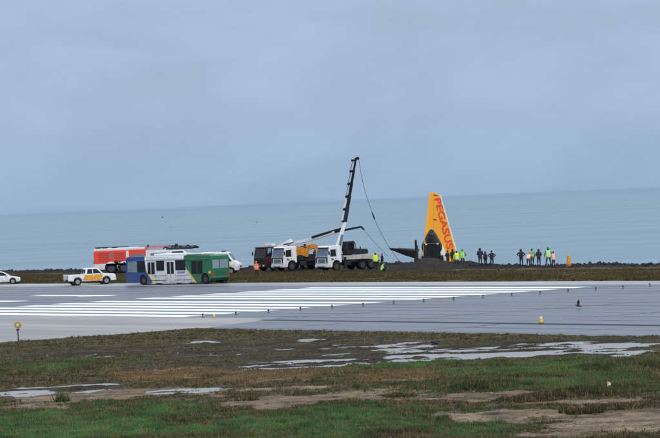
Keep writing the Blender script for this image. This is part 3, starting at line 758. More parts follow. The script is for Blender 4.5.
# --- airport fire engine
def fire_engine(loc, deg):
    o = empty('fire_engine', loc, deg, 'large red airport fire engine with white roof behind the bus', 'fire engine')
    W = 1.45
    A = [2.05, 3.6]
    fr = [7.9, 9.6]
    body = [(0, 1.25), (0, 2.72), (.1, 2.80), (6.3, 2.80), (6.3, 1.25)]
    MB().prism(body, -W, W).build('body', RED, o, .05)
    MB().prism([(6.305, 1.25), (6.305, 2.62), (9.2, 2.62), (9.2, 1.25)], -W, W).build('locker_body', WHITE, o, .03)
    MB().prism([(.03, 2.80), (.03, 3.10), (6.2, 3.10), (6.2, 2.80)], -W + .02, W - .02).build('roof', WHITE, o, .05)
    sk = [(0, .55), (0, 1.247), (9.2, 1.247), (9.2, .60), (4.45, .60)] + arch(3.6, .78, .60) + arch(2.05, .78, .60) + [(1.25, .55)]
    MB().prism(sk, -W - .004, W + .004).build('skirt', WHITE, o)
    MB().prism([(9.22, .6), (9.22, 2.55), (10.9, 2.55), (11.7, 1.8), (11.9, 1.5), (11.9, .6)], -W, W).build('cab', WHITE, o, .05)
    MB().box((5, 0, .75), (9.5, 1.1, .3)).build('chassis', BLACK, o)
    for sd_ in (-1, 1):
        for (x0, x1) in ((.55, 1.85), (2.5, 3.75)):
            for j in range(5):
                z = 1.60 + j * .22
                MB().box(((x0 + x1) / 2, sd_ * (W + .006), z), (x1 - x0, .03, .075), Matrix.Rotation(R(20) * sd_, 3, 'X')).build('louvre', REDD, o)
        plate('hatch', [(1.98, 1.95), (1.98, 2.45), (2.42, 2.45), (2.42, 1.95)], W, STEEL, o, None, (sd_,))
        plate('locker_shutter', [(3.95, 1.3), (3.95, 2.72), (4.25, 2.72), (4.25, 1.3)], W, WHITE, o, None, (sd_,))
        plate('locker_shutter', [(4.6, 1.35), (4.6, 2.3), (6.2, 2.3), (6.2, 1.35)], W, STEEL, o, None, (sd_,))
        plate('locker_shutter', [(6.9, 1.35), (6.9, 2.3), (8.9, 2.3), (8.9, 1.35)], W, STEEL, o, None, (sd_,))
        plate('window', [(9.5, 1.7), (9.5, 2.4), (10.8, 2.4), (11.4, 1.7)], W, GLASS, o, None, (sd_,))
        bx('side_lamp', (3.0, sd_ * (W + .02), 1.34), (.14, .05, .14), AMBER, o)
        bx('tail_light', (-.02, sd_ * 1.2, 1.4), (.06, .2, .4), REDL, o)
        MB().tube((.1, sd_ * 1.3, 3.22), (4.1, sd_ * 1.3, 3.22), .03, .03, 6).build('roof_rail', BLACK, o)
        for x in A + [8.2, 10.0]: wheel(o, x, sd_ * 1.18, .66, .42, RIMD, sd_)
    for x in (.3, 1.1, 2.3): bx('roof_hatch', (x + .2, 0, 3.15), (.6, 1.6, .10), DKSTEEL, o, .02)
    face_plate('windshield', 11.68, 1.85, 10.95, 2.50, -1.3, 1.3, GLASS, o)
    # reach boom folded along the roof
    b = MB().beam((5.4, .2, 3.10), (8.8, .2, 3.06), .40, .20).beam((8.6, .2, 3.08), (12.2, .2, 2.92), .34, .22)
    b.build('reach_boom', STEEL, o)
    MB().box((7.6, .2, 2.98), (2.9, 1.3, .30)).build('boom_cradle', PINKISH, o)
    MB().tube((10.0, -.3, 3.10), (10.0, .7, 3.10), .20, .20, 12).build('boom_joint', DKSTEEL, o)
    MB().tube((11.8, .2, 2.82), (12.7, .2, 2.76), .16, .10, 10).build('water_monitor', DKSTEEL, o)
    hs = MB()
    for k in range(5): hs.path([(8.4 + k * .9, -.5, 2.7), (8.7 + k * .9, -.5, 3.0 + .12 * (k % 2)), (9.2 + k * .9, -.5, 2.75)], .07)
    hs.build('hose', BLACK, o)
    MB().box((10.4, .1, 2.74), (3.2, 1.7, .26)).build('deck_equipment', DKSTEEL, o, .05)
    bx('beacon', (6.6, -.8, 3.2), (.22, .22, .28), DKSTEEL, o, .05)
    return o
fire_engine((-28.85, 353.5, 0.05), 0)

def van(loc, deg):
    o = empty('van', loc, deg, 'white van with sloping bonnet showing past the rear of the bus', 'van')
    W = .98
    fn = tumble(1.0, .13)
    MB().prism([(-2.75, .45), (-2.75, 2.4), (-2.6, 2.5), (1.1, 2.5), (1.4, 2.4), (2.10, 1.42), (2.58, 1.15), (2.68, .95), (2.70, .42), (2.2, .38)] + arch(1.72, .43, .38) + [(-1.1, .38)] + arch(-1.7, .43, .38) + [(-2.4, .42)], -W, W, fn).build('body', WHITE, o, .06)
    face_plate('windshield', 2.02, 1.52, 1.46, 2.31, -.82, .82, GLASS, o, yt=(-.74, .74))
    for sd_ in (-1, 1):
        plate('window', [(.45, 1.42), (.45, 2.2), (1.32, 2.2), (1.86, 1.42)], W, GLASS, o, fn, (sd_,))
        plate('window', [(-2.4, 1.42), (-2.4, 2.2), (.3, 2.2), (.3, 1.42)], W, GLASS, o, fn, (sd_,))
        bx('headlight', (2.56, sd_ * .72, .95), (.2, .3, .2), LAMP, o, .04)
        bx('mirror', (1.35, sd_ * 1.1, 1.45), (.12, .2, .26), BLACK, o, .03)
        plate('stripe', [(-2.7, .98), (-2.7, 1.10), (2.2, 1.06), (2.2, .96)], W, AMBER, o, fn, (sd_,), .006)
        for x in (1.72, -1.7): wheel(o, x, sd_ * .84, .35, .23, RIM, sd_)
    bx('bumper', (2.70, 0, .52), (.14, 1.8, .24), DKSTEEL, o, .05)
    bx('grille', (2.67, 0, .82), (.06, .9, .16), BLACK, o)
    bx('light_bar', (.8, 0, 2.56), (.35, 1.2, .14), DKSTEEL, o, .04)
    return o
van((-10.2 - 2.66, 326.0, 0.05), -10)

# --- cab-over lorries at the shore
def lorry(name, loc, deg, label, cabm, L, axles, roofz=2.78, front=None, see_through=False, low=None):
    o = empty(name, loc, deg, label, 'truck')
    W = 1.2; fn = tumble(1.55, .05); low = low or cabm
    x1 = -1.9
    if not see_through:
        pr = [(-.10, .42), (-.02, .5), (0, 1.0), (-.03, 1.55), (-.30, roofz - .12), (-.46, roofz), (x1 + .12, roofz), (x1, roofz - .14), (x1, .95)] + arch(-1.2, .62, .86, rev=True) + [(-.60, .42)]
        MB().prism(pr, -W, W, fn).build('cab', cabm, o, .05)
        face_plate('windshield', -.06, 1.62, -.27, 2.52, -1.06, 1.06, WSGLASS, o, yt=(-1.0, 1.0), off=.02)
        for sd_ in (-1, 1):
            plate('side_window', [(-.34, 1.62), (-.42, 2.38), (-1.12, 2.40), (-1.12, 1.62)], W, GLASS, o, fn, (sd_,))
            plate('door_seam', [(-1.22, .98), (-1.22, 2.5), (-1.25, 2.5), (-1.25, .98)], W, BLACK, o, fn, (sd_,), .004)
            plate('door_emblem', [(-.5, 1.18), (-.42, 1.42), (-.72, 1.42), (-.95, 1.18)], W, mat('emblem_teal', (.10, .22, .22), .5), o, fn, (sd_,), .005)
            bx('door_handle', (-1.08, sd_ * 1.215, 1.42), (.16, .04, .05), BLACK, o)
    else:
        lo = [(-.05, .45), (0, .6), (0, 1.5), (-.04, 1.62), (x1, 1.62), (x1, .95)] + arch(-1.2, .62, .86, rev=True) + [(-.60, .45)]
        MB().prism(lo, -W, W).build('cab', low, o, .05)
        MB().box(((x1 - .26) / 2, 0, roofz - .07), (-x1 - .24, 2.2, .16)).build('cab_roof', cabm, o, .05)
        pm = MB()
        for sd_ in (-1, 1):
            pm.beam((-.05, sd_ * 1.12, 1.6), (-.28, sd_ * 1.04, roofz - .1), .10, .10).beam((-.98, sd_ * 1.12, 1.6), (-.98, sd_ * 1.05, roofz - .1), .09, .10)
            pm.beam((x1 + .06, sd_ * 1.12, 1.6), (x1 + .06, sd_ * 1.05, roofz - .1), .12, .10)
        pm.build('window_pillars', cabm, o)
        MB().box((x1 + .04, 0, 1.78), (.05, 2.0, .4)).build('cab_back', BLACK, o)
        face_plate('windshield', -.06, 1.64, -.27, roofz - .15, -1.05, 1.05, CLEAR, o, yt=(-.98, .98), off=.008)
        for sd_ in (-1, 1):
            MB().prism([(-.14, 1.64), (-.34, roofz - .16), (-.94, roofz - .16), (-.94, 1.64)], sd_ * 1.09, sd_ * 1.10).build('side_window', CLEAR, o)
        for sd_ in (-1, 1): bx('seat', (-1.3, sd_ * .55, 1.72), (.2, .5, .6), BLACK, o, .05)
        MB().tube((-.45, .55, 1.66), (-.38, .55, 1.72), .2, .2, 12).build('steering_wheel', BLACK, o)
    gl = MB()
    for j in range(4): gl.box((.012, 0, .98 + j * .11), (.03, 1.3, .055))
    gl.build('grille', BLACK, o)
    face_plate('wiper_panel', .005, 1.44, -.03, 1.58, -1.08, 1.08, BLACK, o, .012)
    bx('lower_grille', (.118, 0, .50), (.03, 1.2, .12), BLACK, o)
    for sd_ in (-1, 1): bx('corner_vent', (.0, sd_ * 1.0, 1.18), (.05, .22, .5), DKSTEEL, o, .02)
    bx('bumper', (.03, 0, .58), (.16, 2.38, .32), low, o, .05)
    bx('number_plate', (.12, 0, .56), (.02, .52, .12), LAMP, o)
    for sd_ in (-1, 1):
        bx('headlight', (.105, sd_ * .88, .62), (.06, .34, .18), LAMP, o, .03)
        m_ = bx('mirror', (-.02, sd_ * 1.42, 2.0), (.10, .2, .42), BLACK, o, .03)
        MB().tube((-.15, sd_ * 1.15, 2.35), (-.02, sd_ * 1.40, 2.25), .02, .02, 6).build('mirror_arm', BLACK, m_)
        plate('step', [(-.52, .45), (-.52, .62), (-.72, .62), (-.72, .45)], W - .02, BLACK, o, None, (sd_,))
        bx('fuel_tank', (-2.75, sd_ * .92, .78), (.9, .5, .5), DKSTEEL, o, .08)
        for x in axles:
            wheel(o, x, sd_ * 1.02, .50, .30 if x > -1.5 else .42, RIMD, sd_)
            if x < -1.5: bx('mudguard', (x, sd_ * 1.0, 1.06), (1.15, .5, .05), BLACK, o, .02)
        bx('roof_lamp', (-.55, sd_ * .7, roofz + .06), (.14, .2, .12), AMBER, o, .03)
    bx('visor', (-.16, 0, 2.60 if not see_through else roofz - .05), (.28, 2.1, .06), BLACK if not see_through else cabm, o, .02)
    MB().box((-(L + .7) / 2 , 0, .80), (L - .7, 1.5, .44)).build('chassis', BLACK, o)
    bx('tail_board', (-L + .02, 0, .85), (.08, 2.3, .2), REDL, o)
    return o
def loc_in(o):
    a = -o.rotation_euler.z; L0 = Vector(o.location); q = Matrix.Rotation(a, 3, 'Z')
    return lambda p: q @ (Vector(p) - L0)

# dark lorry carrying the long white boom
TA = 216
dk = lorry('crane_truck', (-8.25, 332.3, 0.05), TA, 'dark maroon truck with long white crane boom reaching right over the cabs', MAROON, 8.4, (-1.2, -5.6, -6.9), 2.75, see_through=True)
MB().box((-5.6, 0, 1.12), (5.4, 2.4, .26)).build('flatbed', DKSTEEL, dk, .02)
bx('roof_box', (-1.55, 0, 2.95), (.5, 1.4, .26), WHITE, dk, .05)
MB().box((-2.5, 0, 1.55), (.6, 1.9, .7)).build('crane_base', DKSTEEL, dk, .04)
q = loc_in(dk)
b0, b1 = (-5.55, 331.2, 2.35), (-4.55, 331.0, 3.35)
MB().tube(q((-5.3, 331.3, 1.2)), q((-5.3, 331.3, 2.6)), .26, .22, 12).build('crane_column', DKSTEEL, dk)
MB().beam(q((-6.25, 331.6, 2.40)), q((-4.45, 330.95, 3.42)), .36, .74, .32, .50).build('main_arm', WHITE, dk, .03)
MB().tube(q((-5.15, 331.2, 2.1)), q((-4.75, 331.0, 3.1)), .11, .11, 10).build('lift_cylinder', BLACK, dk)
MB().beam(q((-4.75, 331.0, 3.02)), q((-2.35, 329.0, 3.46)), .30, .36, .28, .32).build('boom_section', WHITE, dk, .03)
MB().beam(q((-2.45, 329.05, 3.44)), q((0.65, 326.0, 4.27)), .26, .32, .24, .28).build('boom_section', WHITE, dk, .02)
MB().beam(q((-2.1, 328.6, 3.72)), q((1.2, 325.5, 4.58)), .24, .26).build('jib_section', BLACK, dk, .02)
MB().beam(q((0.5, 326.1, 4.26)), q((3.45, 323.0, 4.74)), .20, .24, .17, .19).build('boom_section', BLACK, dk, .02)
MB().tube(q((3.40, 323.0, 4.76)), q((3.75, 322.9, 4.40)), .11, .09, 8).build('boom_head', BLACK, dk)
MB().tube(q((-3.0, 329.5, 3.0)), q((-2.95, 329.5, 2.75)), .14, .14, 10).build('hook_block', DKSTEEL, dk)
MB().tube(q((-5.5, 331.2, 3.0)), q((-3.4, 329.9, 3.40)), .05, .05, 6).build('hose', BLACK, dk)
cb = [Vector((3.72, 322.9, 4.42)).lerp(Vector((6.3, 321.9, 1.3)), f_) + Vector((0, 0, -.5 * f_ * (1 - f_))) for f_ in [i / 12 for i in range(13)]]
MB().path([q(p) for p in cb], .018, 5).build('cable', BLACK, dk)

# white lorry with the folded orange crane
w1 = lorry('crane_truck', (-6.15, 327.9, 0.05), TA, 'white truck with folded orange knuckle crane behind its cab', WHITE, 8.2, (-1.2, -5.4, -6.7))
MB().box((-5.6, 0, 1.12), (5.0, 2.4, .24)).build('flatbed', DKSTEEL, w1, .02)
MB().box((-2.45, 0, 1.45), (.6, 2.3, .6)).build('crane_base', DKSTEEL, w1, .04)
MB().tube((-2.5, .5, 1.3), (-2.5, .5, 2.5), .30, .26, 12).build('crane_column', CORANGE, w1)
MB().beam((-2.2, .8, 2.50), (-3.7, .85, 2.0), .40, .58).beam((-2.3, .75, 1.55), (-2.6, .75, 2.5), .44, .72).build('inner_arm', CORANGE, w1, .03)
MB().beam((-3.0, .65, 2.30), (-4.6, .45, 2.72), .36, .52).beam((-4.5, .45, 2.74), (-5.5, .4, 2.35), .34, .50).build('outer_arm', CORANGE, w1, .03)
MB().tube((-2.7, .95, 1.95), (-4.4, .85, 2.45), .09, .09, 10).build('cylinder', STEEL, w1)
MB().tube((-3.6, .75, 2.35), (-3.6, .75, 1.9), .2, .2, 10).build('arm_joint', CORANGE, w1)
MB().box((-4.6, .2, 1.52), (2.0, 1.6, .5)).build('load_crate', DKSTEEL, w1, .02)
MB().beam((-3.2, 1.0, 1.55), (-3.5, .95, 2.3), .34, .55).beam((-2.5, 1.0, 1.9), (-3.4, 1.05, 1.6), .24, .34).build('elbow', CORANGE, w1, .03)
MB().tube((-4.7, .75, 2.2), (-5.3, .7, 1.75), .2, .26, 8).build('grab', CORANGE, w1)
hs = MB()
for k in range(3): hs.path([(-2.4, .9 - k * .1, 2.5), (-2.9, .95 - k * .1, 2.75), (-3.5, .9 - k * .1, 2.5)], .03)
hs.build('hose', BLACK, w1)

# white lorry crane with the tall telescopic boom
w2 = lorry('crane_truck', (-1.12, 318.6, 0.05), TA, 'white crane truck with tall black telescopic boom raised nearly upright', WHITE, 7.1, (-1.2, -4.75, -5.95))
MB().box((-4.6, 0, 1.40), (4.9, 2.4, .46)).build('crane_bed', mat('dirty_white_paint', (0.42, 0.41, 0.39), .55, vary=.3), w2, .02)
MB().box((-4.3, 0, .98), (3.2, 2.2, .30)).build('tool_lockers', BLACK, w2, .02)
for sd_ in (-1, 1):
    for x in (-2.3, -6.7):
        u_ = MB().box((x, sd_ * 1.22, .95), (.26, .22, 1.1)).build('outrigger', DKSTEEL, w2, .02)
        MB().box((x, sd_ * 1.22, .30), (.42, .36, .10)).build('outrigger_pad', BLACK, u_)
MB().tube((-3.3, 0, 1.6), (-3.3, 0, 1.82), .75, .75, 24).build('turntable', DKSTEEL, w2)
q = loc_in(w2)
MB().prism([(-2.75, 1.75), (-2.62, 2.3), (-2.8, 3.16), (-3.7, 3.20), (-3.95, 2.9), (-4.0, 1.75)], .22, 1.12).build('operator_cab', DKSTEEL, w2, .04)
plate('operator_window', [(-2.80, 2.2), (-2.95, 3.02), (-3.62, 3.05), (-3.62, 2.2)], 1.12, GLASS, w2, None, (1,))
plate('operator_window', [(-3.68, 2.35), (-3.68, 2.95), (-3.9, 2.8), (-3.9, 2.35)], 1.12, LITEGLASS, w2, None, (1,))
MB().prism([(-4.05, 1.70), (-4.05, 2.35), (-5.6, 2.25), (-5.75, 2.1), (-5.75, 1.70)], -.9, .95).build('engine_cover', DKSTEEL, w2, .06)
MB().tube((-5.0, .5, 2.2), (-5.0, .5, 2.55), .06, .06, 8).build('exhaust_pipe', BLACK, w2)
B0, B1, B2 = Vector((0.35, 319.9, 1.75)), Vector((1.64, 320.0, 5.37)), Vector((3.13, 320.0, 12.30))
MB().beam(q(B0), q(B1), .46, .46, .36, .36).build('boom_section', WHITE, w2, .03)
MB().beam(q(B0 + Vector((.35, -.3, .1))), q(B0.lerp(B1, .62) + Vector((.12, -.2, 0))), .2, .2).build('lift_cylinder', STEEL, w2)
prev = B1
for k in range(5):
    a_ = B1.lerp(B2, k / 5); b_ = B1.lerp(B2, (k + 1) / 5 + (.0 if k == 4 else .03)); w_ = .32 - .035 * k
    s_ = MB().beam(q(a_), q(b_), w_, w_).build('boom_section', BLACK if k else DKSTEEL, w2, .02)
    MB().beam(q(a_ - Vector((.12, 0, 0)) - (b_ - a_) * .03), q(a_ - Vector((.12, 0, 0)) + (b_ - a_) * .10), w_ * 1.15, w_ * 1.5).build('collar', DKSTEEL, s_)
    MB().tube(q(a_.lerp(b_, .05) + Vector((-.38, 0, .06))), q(a_.lerp(b_, .9) + Vector((-.30, 0, 0))), .055, .055, 6).build('extension_cylinder', WHITE if k < 2 else STEEL, s_)
    MB().box(q(a_.lerp(b_, .88) + Vector((-.30, 0, 0))), (.26, .26, .22)).build('bracket', BLACK, s_)
MB().beam(q(B2 - Vector((.12, 0, .1))), q(B2 + Vector((.28, 0, .10))), .24, .30).build('boom_head', BLACK, w2, .02)
MB().tube(q(B2 + Vector((.26, -.1, .02))), q(B2 + Vector((.26, .1, .02))), .15, .15, 12).build('sheave', BLACK, w2)
c1 = [Vector((3.45, 320, 12.2)).lerp(Vector((4.85, 320, 5.75)), i / 10) + Vector((-.22 * math.sin(math.pi * i / 10), 0, 0)) for i in range(11)]
c2 = [Vector((4.85, 320, 5.75)).lerp(Vector((7.5, 319.5, .7)), i / 10) + Vector((-.25 * math.sin(math.pi * i / 10), 0, 0)) for i in range(11)]
MB().path([q(p) for p in c1 + c2[1:]], .022, 5).build('cable', BLACK, w2)
MB().tube(q((4.68, 320, 6.3)), q((4.92, 320, 5.55)), .06, .09, 8).build('hook_block', BLACK, w2)

# ------------------------------------------------------------------ wrecked airliner tail over the edge
ac = empty('crashed_airliner', (11.3, 319.5, 0.0), 0, 'tail of a crashed airliner with tall yellow orange fin rising over the shore', 'airliner')
O = Vector(ac.location)
FN = Vector((.848, -.530, 0)).normalized()
def fin_solid(pts, thick):
    n = len(pts); P = [Vector(p) - O for p in pts]
    vs = [p + FN * t_ / 2 for p, t_ in zip(P, thick)] + [p - FN * t_ / 2 for p, t_ in zip(P, thick)]
    return MB().add(vs, [tuple(range(n)), tuple(range(2 * n - 1, n - 1, -1))] + [(i, i + n, (i + 1) % n + n, (i + 1) % n) for i in range(n)])
fin = fin_solid([(11.08, 318.0, 8.22), (11.66, 318.93, 8.16), (12.10, 319.63, 7.98), (13.90, 322.52, .82), (14.05, 322.75, .14), (10.08, 316.39, 1.32), (10.24, 316.65, 2.84), (10.59, 317.21, 5.01)], (.16, .2, .16, .34, .34, .34, .30, .24)).build('fin', FINY, ac, .03)
fin_solid([(12.11, 319.65, 7.97), (12.30, 319.95, 7.90), (14.12, 322.87, .82), (13.91, 322.54, .82)], (.10, .05, .14, .26)).build('leading_edge', mat('bare_metal', (.78, .78, .74), .4, .1), fin)
fin_solid([(11.36, 318.45, 8.12), (11.38, 318.48, 8.12), (11.10, 318.03, 1.9), (11.08, 318.0, 1.9)], (.22, .22, .36, .36)).build('rudder_gap', mat('gap_paint', (.60, .30, .01), .6), fin)
def quad_lettering(text, p00, p10, p01, p11, m, parent, bold=.0, depth=.014, lift=.12):
    cu = bpy.data.curves.new('lettering', 'FONT'); cu.body = text; cu.size = 1; cu.offset = bold; cu.fill_mode = 'FRONT'; cu.resolution_u = 4
    t = bpy.data.objects.new('lettering', cu); COL.objects.link(t)
    me = bpy.data.meshes.new_from_object(t.evaluated_get(bpy.context.evaluated_depsgraph_get()))
    bpy.data.objects.remove(t); bpy.data.curves.remove(cu)
    xs_ = [v.co.x for v in me.vertices]; ys_ = [v.co.y for v in me.vertices]
    x0, x1, y0, y1 = min(xs_), max(xs_), min(ys_), max(ys_)
    A, B, C_, D = [Vector(p) - O for p in (p00, p10, p01, p11)]
    for v in me.vertices:
        u, w = (v.co.x - x0) / (x1 - x0), (v.co.y - y0) / (y1 - y0)
        p = A.lerp(B, u).lerp(C_.lerp(D, u), w)
        v.co = p + FN * (lift + .06 * u)
    me.materials.clear(); me.materials.append(m)
    return link(bpy.data.objects.new('lettering', me), parent)
quad_lettering('PEGASUS', (11.42, 318.55, 7.52), (12.62, 320.46, 1.80), (12.17, 319.75, 7.62), (13.44, 321.77, 2.02), FINR, fin, .028)
fin_solid([(11.42, 318.54, 7.99), (11.82, 319.18, 7.90), (11.84, 319.22, 7.80), (11.42, 318.54, 7.88)], (.26, .26, .26, .26)).build('registration_mark', mat('mark_brown', (.22, .08, .01), .6), fin)
fin_solid([(11.20, 318.19, 5.33), (11.60, 318.84, 5.25), (11.60, 318.84, 5.12), (11.20, 318.19, 5.20)], (.34, .34, .34, .34)).build('registration_mark', mat('mark_brown', (.22, .08, .01), .6), fin)
def hull(stations, n=24):
    vs = []; fs = []
    for (c, ax, r, ry) in stations:
        ax = Vector(ax).normalized(); a_ = ax.cross(Vector((0, 0, 1))).normalized(); b_ = a_.cross(ax)
        for i in range(n):
            an = 2 * math.pi * i / n
            vs.append(Vector(c) - O + a_ * r * math.cos(an) + b_ * ry * math.sin(an))
    for j in range(len(stations) - 1):
        for i in range(n): fs.append((j * n + i, j * n + (i + 1) % n, (j + 1) * n + (i + 1) % n, (j + 1) * n + i))
    fs += [tuple(range(n)), tuple(range((len(stations) - 1) * n, len(stations) * n))[::-1]]
    return MB().add(vs, fs)
AX = (0.10, 5.0, -3.6)
T0 = Vector((10.98, 315.6, 3.95)); AD = Vector(AX).normalized()
hull([(T0, AX, .28, .32), (T0 + AD * .08, AX, .33, .37), (T0 + AD * 1.4, AX, .74, .80), (T0 + AD * 2.9, AX, 1.15, 1.2)]).build('tail_cone', TAILSHADE, ac, 0, True)
hull([(T0 + AD * 2.9, AX, 1.155, 1.205), (T0 + AD * 4.6, AX, 1.55, 1.6), (T0 + AD * 6.0, AX, 1.8, 1.85), (T0 + AD * 9, AX, 1.88, 1.88)]).build('fuselage', mat('fuselage_white', (.66, .67, .68), .4), ac, 0, True)
MB().tube(T0 - O - AD * .03, T0 - O + AD * .01, .2, .2, 14).build('exhaust_port', BLACK, ac)
def stab(pts, thick):
    P = [Vector(p) - O for p in pts]; up = Vector((0, -.35, .94))
    n = len(P); vs = [p + up * t_ / 2 for p, t_ in zip(P, thick)] + [p - up * t_ / 2 for p, t_ in zip(P, thick)]
    return MB().add(vs, [tuple(range(n)), tuple(range(2 * n - 1, n - 1, -1))] + [(i, i + n, (i + 1) % n + n, (i + 1) % n) for i in range(n)])
st = stab([(6.41, 321.4, 2.28), (7.9, 321.1, 2.10), (10.4, 320.4, 1.80), (10.4, 323.8, .70), (8.3, 323.2, 1.35), (6.5, 322.2, 2.10)], (.06, .12, .20, .24, .16, .06)).build('stabilizer', mat('stabilizer_grey', (.17, .175, .19), .5), ac, .02)
stab([(7.4, 321.12, 2.20), (10.3, 320.36, 1.86), (10.3, 320.9, 1.68), (7.4, 321.5, 2.08)], (.14, .24, .25, .15)).build('elevator', mat('elevator_grey', (.22, .225, .24), .5), st)

# ------------------------------------------------------------------ soil mound and the loader behind it
def ground_z(x, y):
    t_, s_ = ts(x, y); return float(verge_h(np.array([t_]), np.array([s_]))[0])
gx = np.arange(-7.5, 7.51, .22); gy = np.arange(-4.5, 4.51, .22)
X, Y = np.meshgrid(gx, gy)
hm = 1.42 * np.exp(-((np.abs(X + .2) / 2.3) ** 1.7) - (np.abs(Y) / 2.2) ** 2) + .62 * np.exp(-((X - 3.1) / 1.6) ** 2 - (Y / 1.9) ** 2) + .35 * np.exp(-((X + 3.2) / 1.5) ** 2 - (Y / 1.8) ** 2)
hm *= (.82 + .36 * fbm(X * .9 + 30, Y * .9 + 9, 4, 301, .6)); hm += (fbm(X * 3 + 40, Y * 3, 2, 311) - .5) * .14 * sm(.05, .4, hm) - .07
n = fbm(X * 1.6 + 7, Y * 1.6, 4, 321, .6)[..., None]
md = grid_mesh('soil_mound', X, Y, hm, soil_material('mound_soil', scale=5), np.array([.030, .027, .026]) * (.6 + .9 * n))
md.location = (10.25, 303.6, .02); tag(md, 'dark heap of dug soil before the yellow fin', 'mound')

ld = empty('backhoe_loader', (10.75, 310.4, .03), 90, 'dark backhoe loader with glazed cab working behind the soil heap', 'excavator')
MB().box((-.2, 0, .85), (3.6, 1.1, .5)).build('chassis', DKSTEEL, ld, .04)
MB().prism([(.55, 1.05), (.55, 1.75), (2.1, 1.6), (2.25, 1.45), (2.25, 1.05)], -.5, .5).build('bonnet', DKSTEEL, ld, .05)
cabf = MB()
for sx in (-1.05, .5):
    for sy in (-.86, .86): cabf.beam((sx, sy, 1.0), (sx * .94, sy * .92, 2.62), .10, .10)
cabf.box((-.28, 0, 1.12), (1.6, 1.72, .42))
cabf.beam((-1.03, -.86, 1.9), (-1.03, .86, 1.9), .06, .06)
cabf.beam((-1.0, 0, 1.3), (-.97, 0, 2.6), .07, .07)
cabf.build('cab_frame', BLACK, ld)
MB().box((-.26, 0, 2.68), (1.85, 1.85, .14)).build('cab_roof', DKSTEEL, ld, .05)
for sy in (-1, 1):
    face_plate('rear_pane', -1.04, 1.36, -.99, 2.58, sy * .06, sy * .80, TINT, ld, .006)
    MB().prism([(-.98, 1.36), (-.94, 2.58), (.44, 2.58), (.48, 1.36)], sy * .84, sy * .85).build('side_pane', TINT, ld)
    wheel(ld, -.85, sy * .95, .72, .44, RIMD, sy); wheel(ld, 1.6, sy * .9, .52, .36, RIMD, sy)
    MB().beam((-1.5, sy * .9, 1.2), (-1.55, sy * 1.15, .1), .14, .14).build('stabilizer_leg', BLACK, ld)
bx('seat', (-.3, 0, 1.5), (.4, .5, .7), BLACK, ld, .06)
for sy in (-1, 1): bx('work_lamp', (-1.2, sy * .6, 2.66), (.12, .2, .12), LAMP, ld, .02)
MB().box((-1.55, 0, .95), (.25, 2.3, .45)).build('slide_frame', BLACK, ld)
MB().beam((-1.75, 1.72, .75), (-1.85, 1.74, 3.2), .26, .34, .22, .26).build('boom', DKSTEEL, ld, .03)
MB().beam((-1.95, 1.72, 3.2), (-2.15, 1.72, 1.2), .20, .24, .18, .2).build('dipper', BLACK, ld, .02)
MB().prism([(-2.25, .5), (-2.45, 1.0), (-2.1, 1.25), (-1.9, .9)], 1.42, 2.02).build('bucket', BLACK, ld, .03)
MB().beam((-1.5, 1.0, 1.0), (-1.75, 1.75, .95), .2, .3).build('boom_pivot', BLACK, ld)
MB().tube((-1.7, 1.55, 1.3), (-1.8, 1.55, 2.6), .06, .06, 8).build('boom_cylinder', STEEL, ld)
MB().beam((.4, .65, 1.5), (2.6, .65, .6), .14, .2).beam((.4, -.65, 1.5), (2.6, -.65, .6), .14, .2).build('loader_arms', DKSTEEL, ld)
MB().prism([(2.5, .15), (3.3, .12), (2.9, .5), (2.6, .9)], -1.1, 1.1).build('loader_bucket', DKSTEEL, ld, .03)

# ------------------------------------------------------------------ people
def capsule(mb, p0, p1, r0, r1, n=10):
    p0, p1 = Vector(p0), Vector(p1); d = (p1 - p0); L_ = d.length; d = d.normalized() if L_ > 1e-6 else Vector((0, 0, 1))
    a = d.orthogonal().normalized(); b = d.cross(a); vs = []; fs = []
    rings = [(p0, r0, -1.45), (p0, r0, -.9), (p0, r0, -.35), (p0, r0, 0), (p1, r1, 0), (p1, r1, .35), (p1, r1, .9), (p1, r1, 1.45)]
    for (c, r, th) in rings:
        for i in range(n):
            an = 2 * math.pi * i / n
            vs.append(c + d * (r * math.sin(th)) + (a * math.cos(an) + b * math.sin(an)) * (r * math.cos(th)))
    for j in range(len(rings) - 1):
        for i in range(n): fs.append((j * n + i, j * n + (i + 1) % n, (j + 1) * n + (i + 1) % n, (j + 1) * n + i))
    fs += [tuple(range(n))[::-1], tuple(range((len(rings) - 1) * n, len(rings) * n))]
    mb.add(vs, fs)
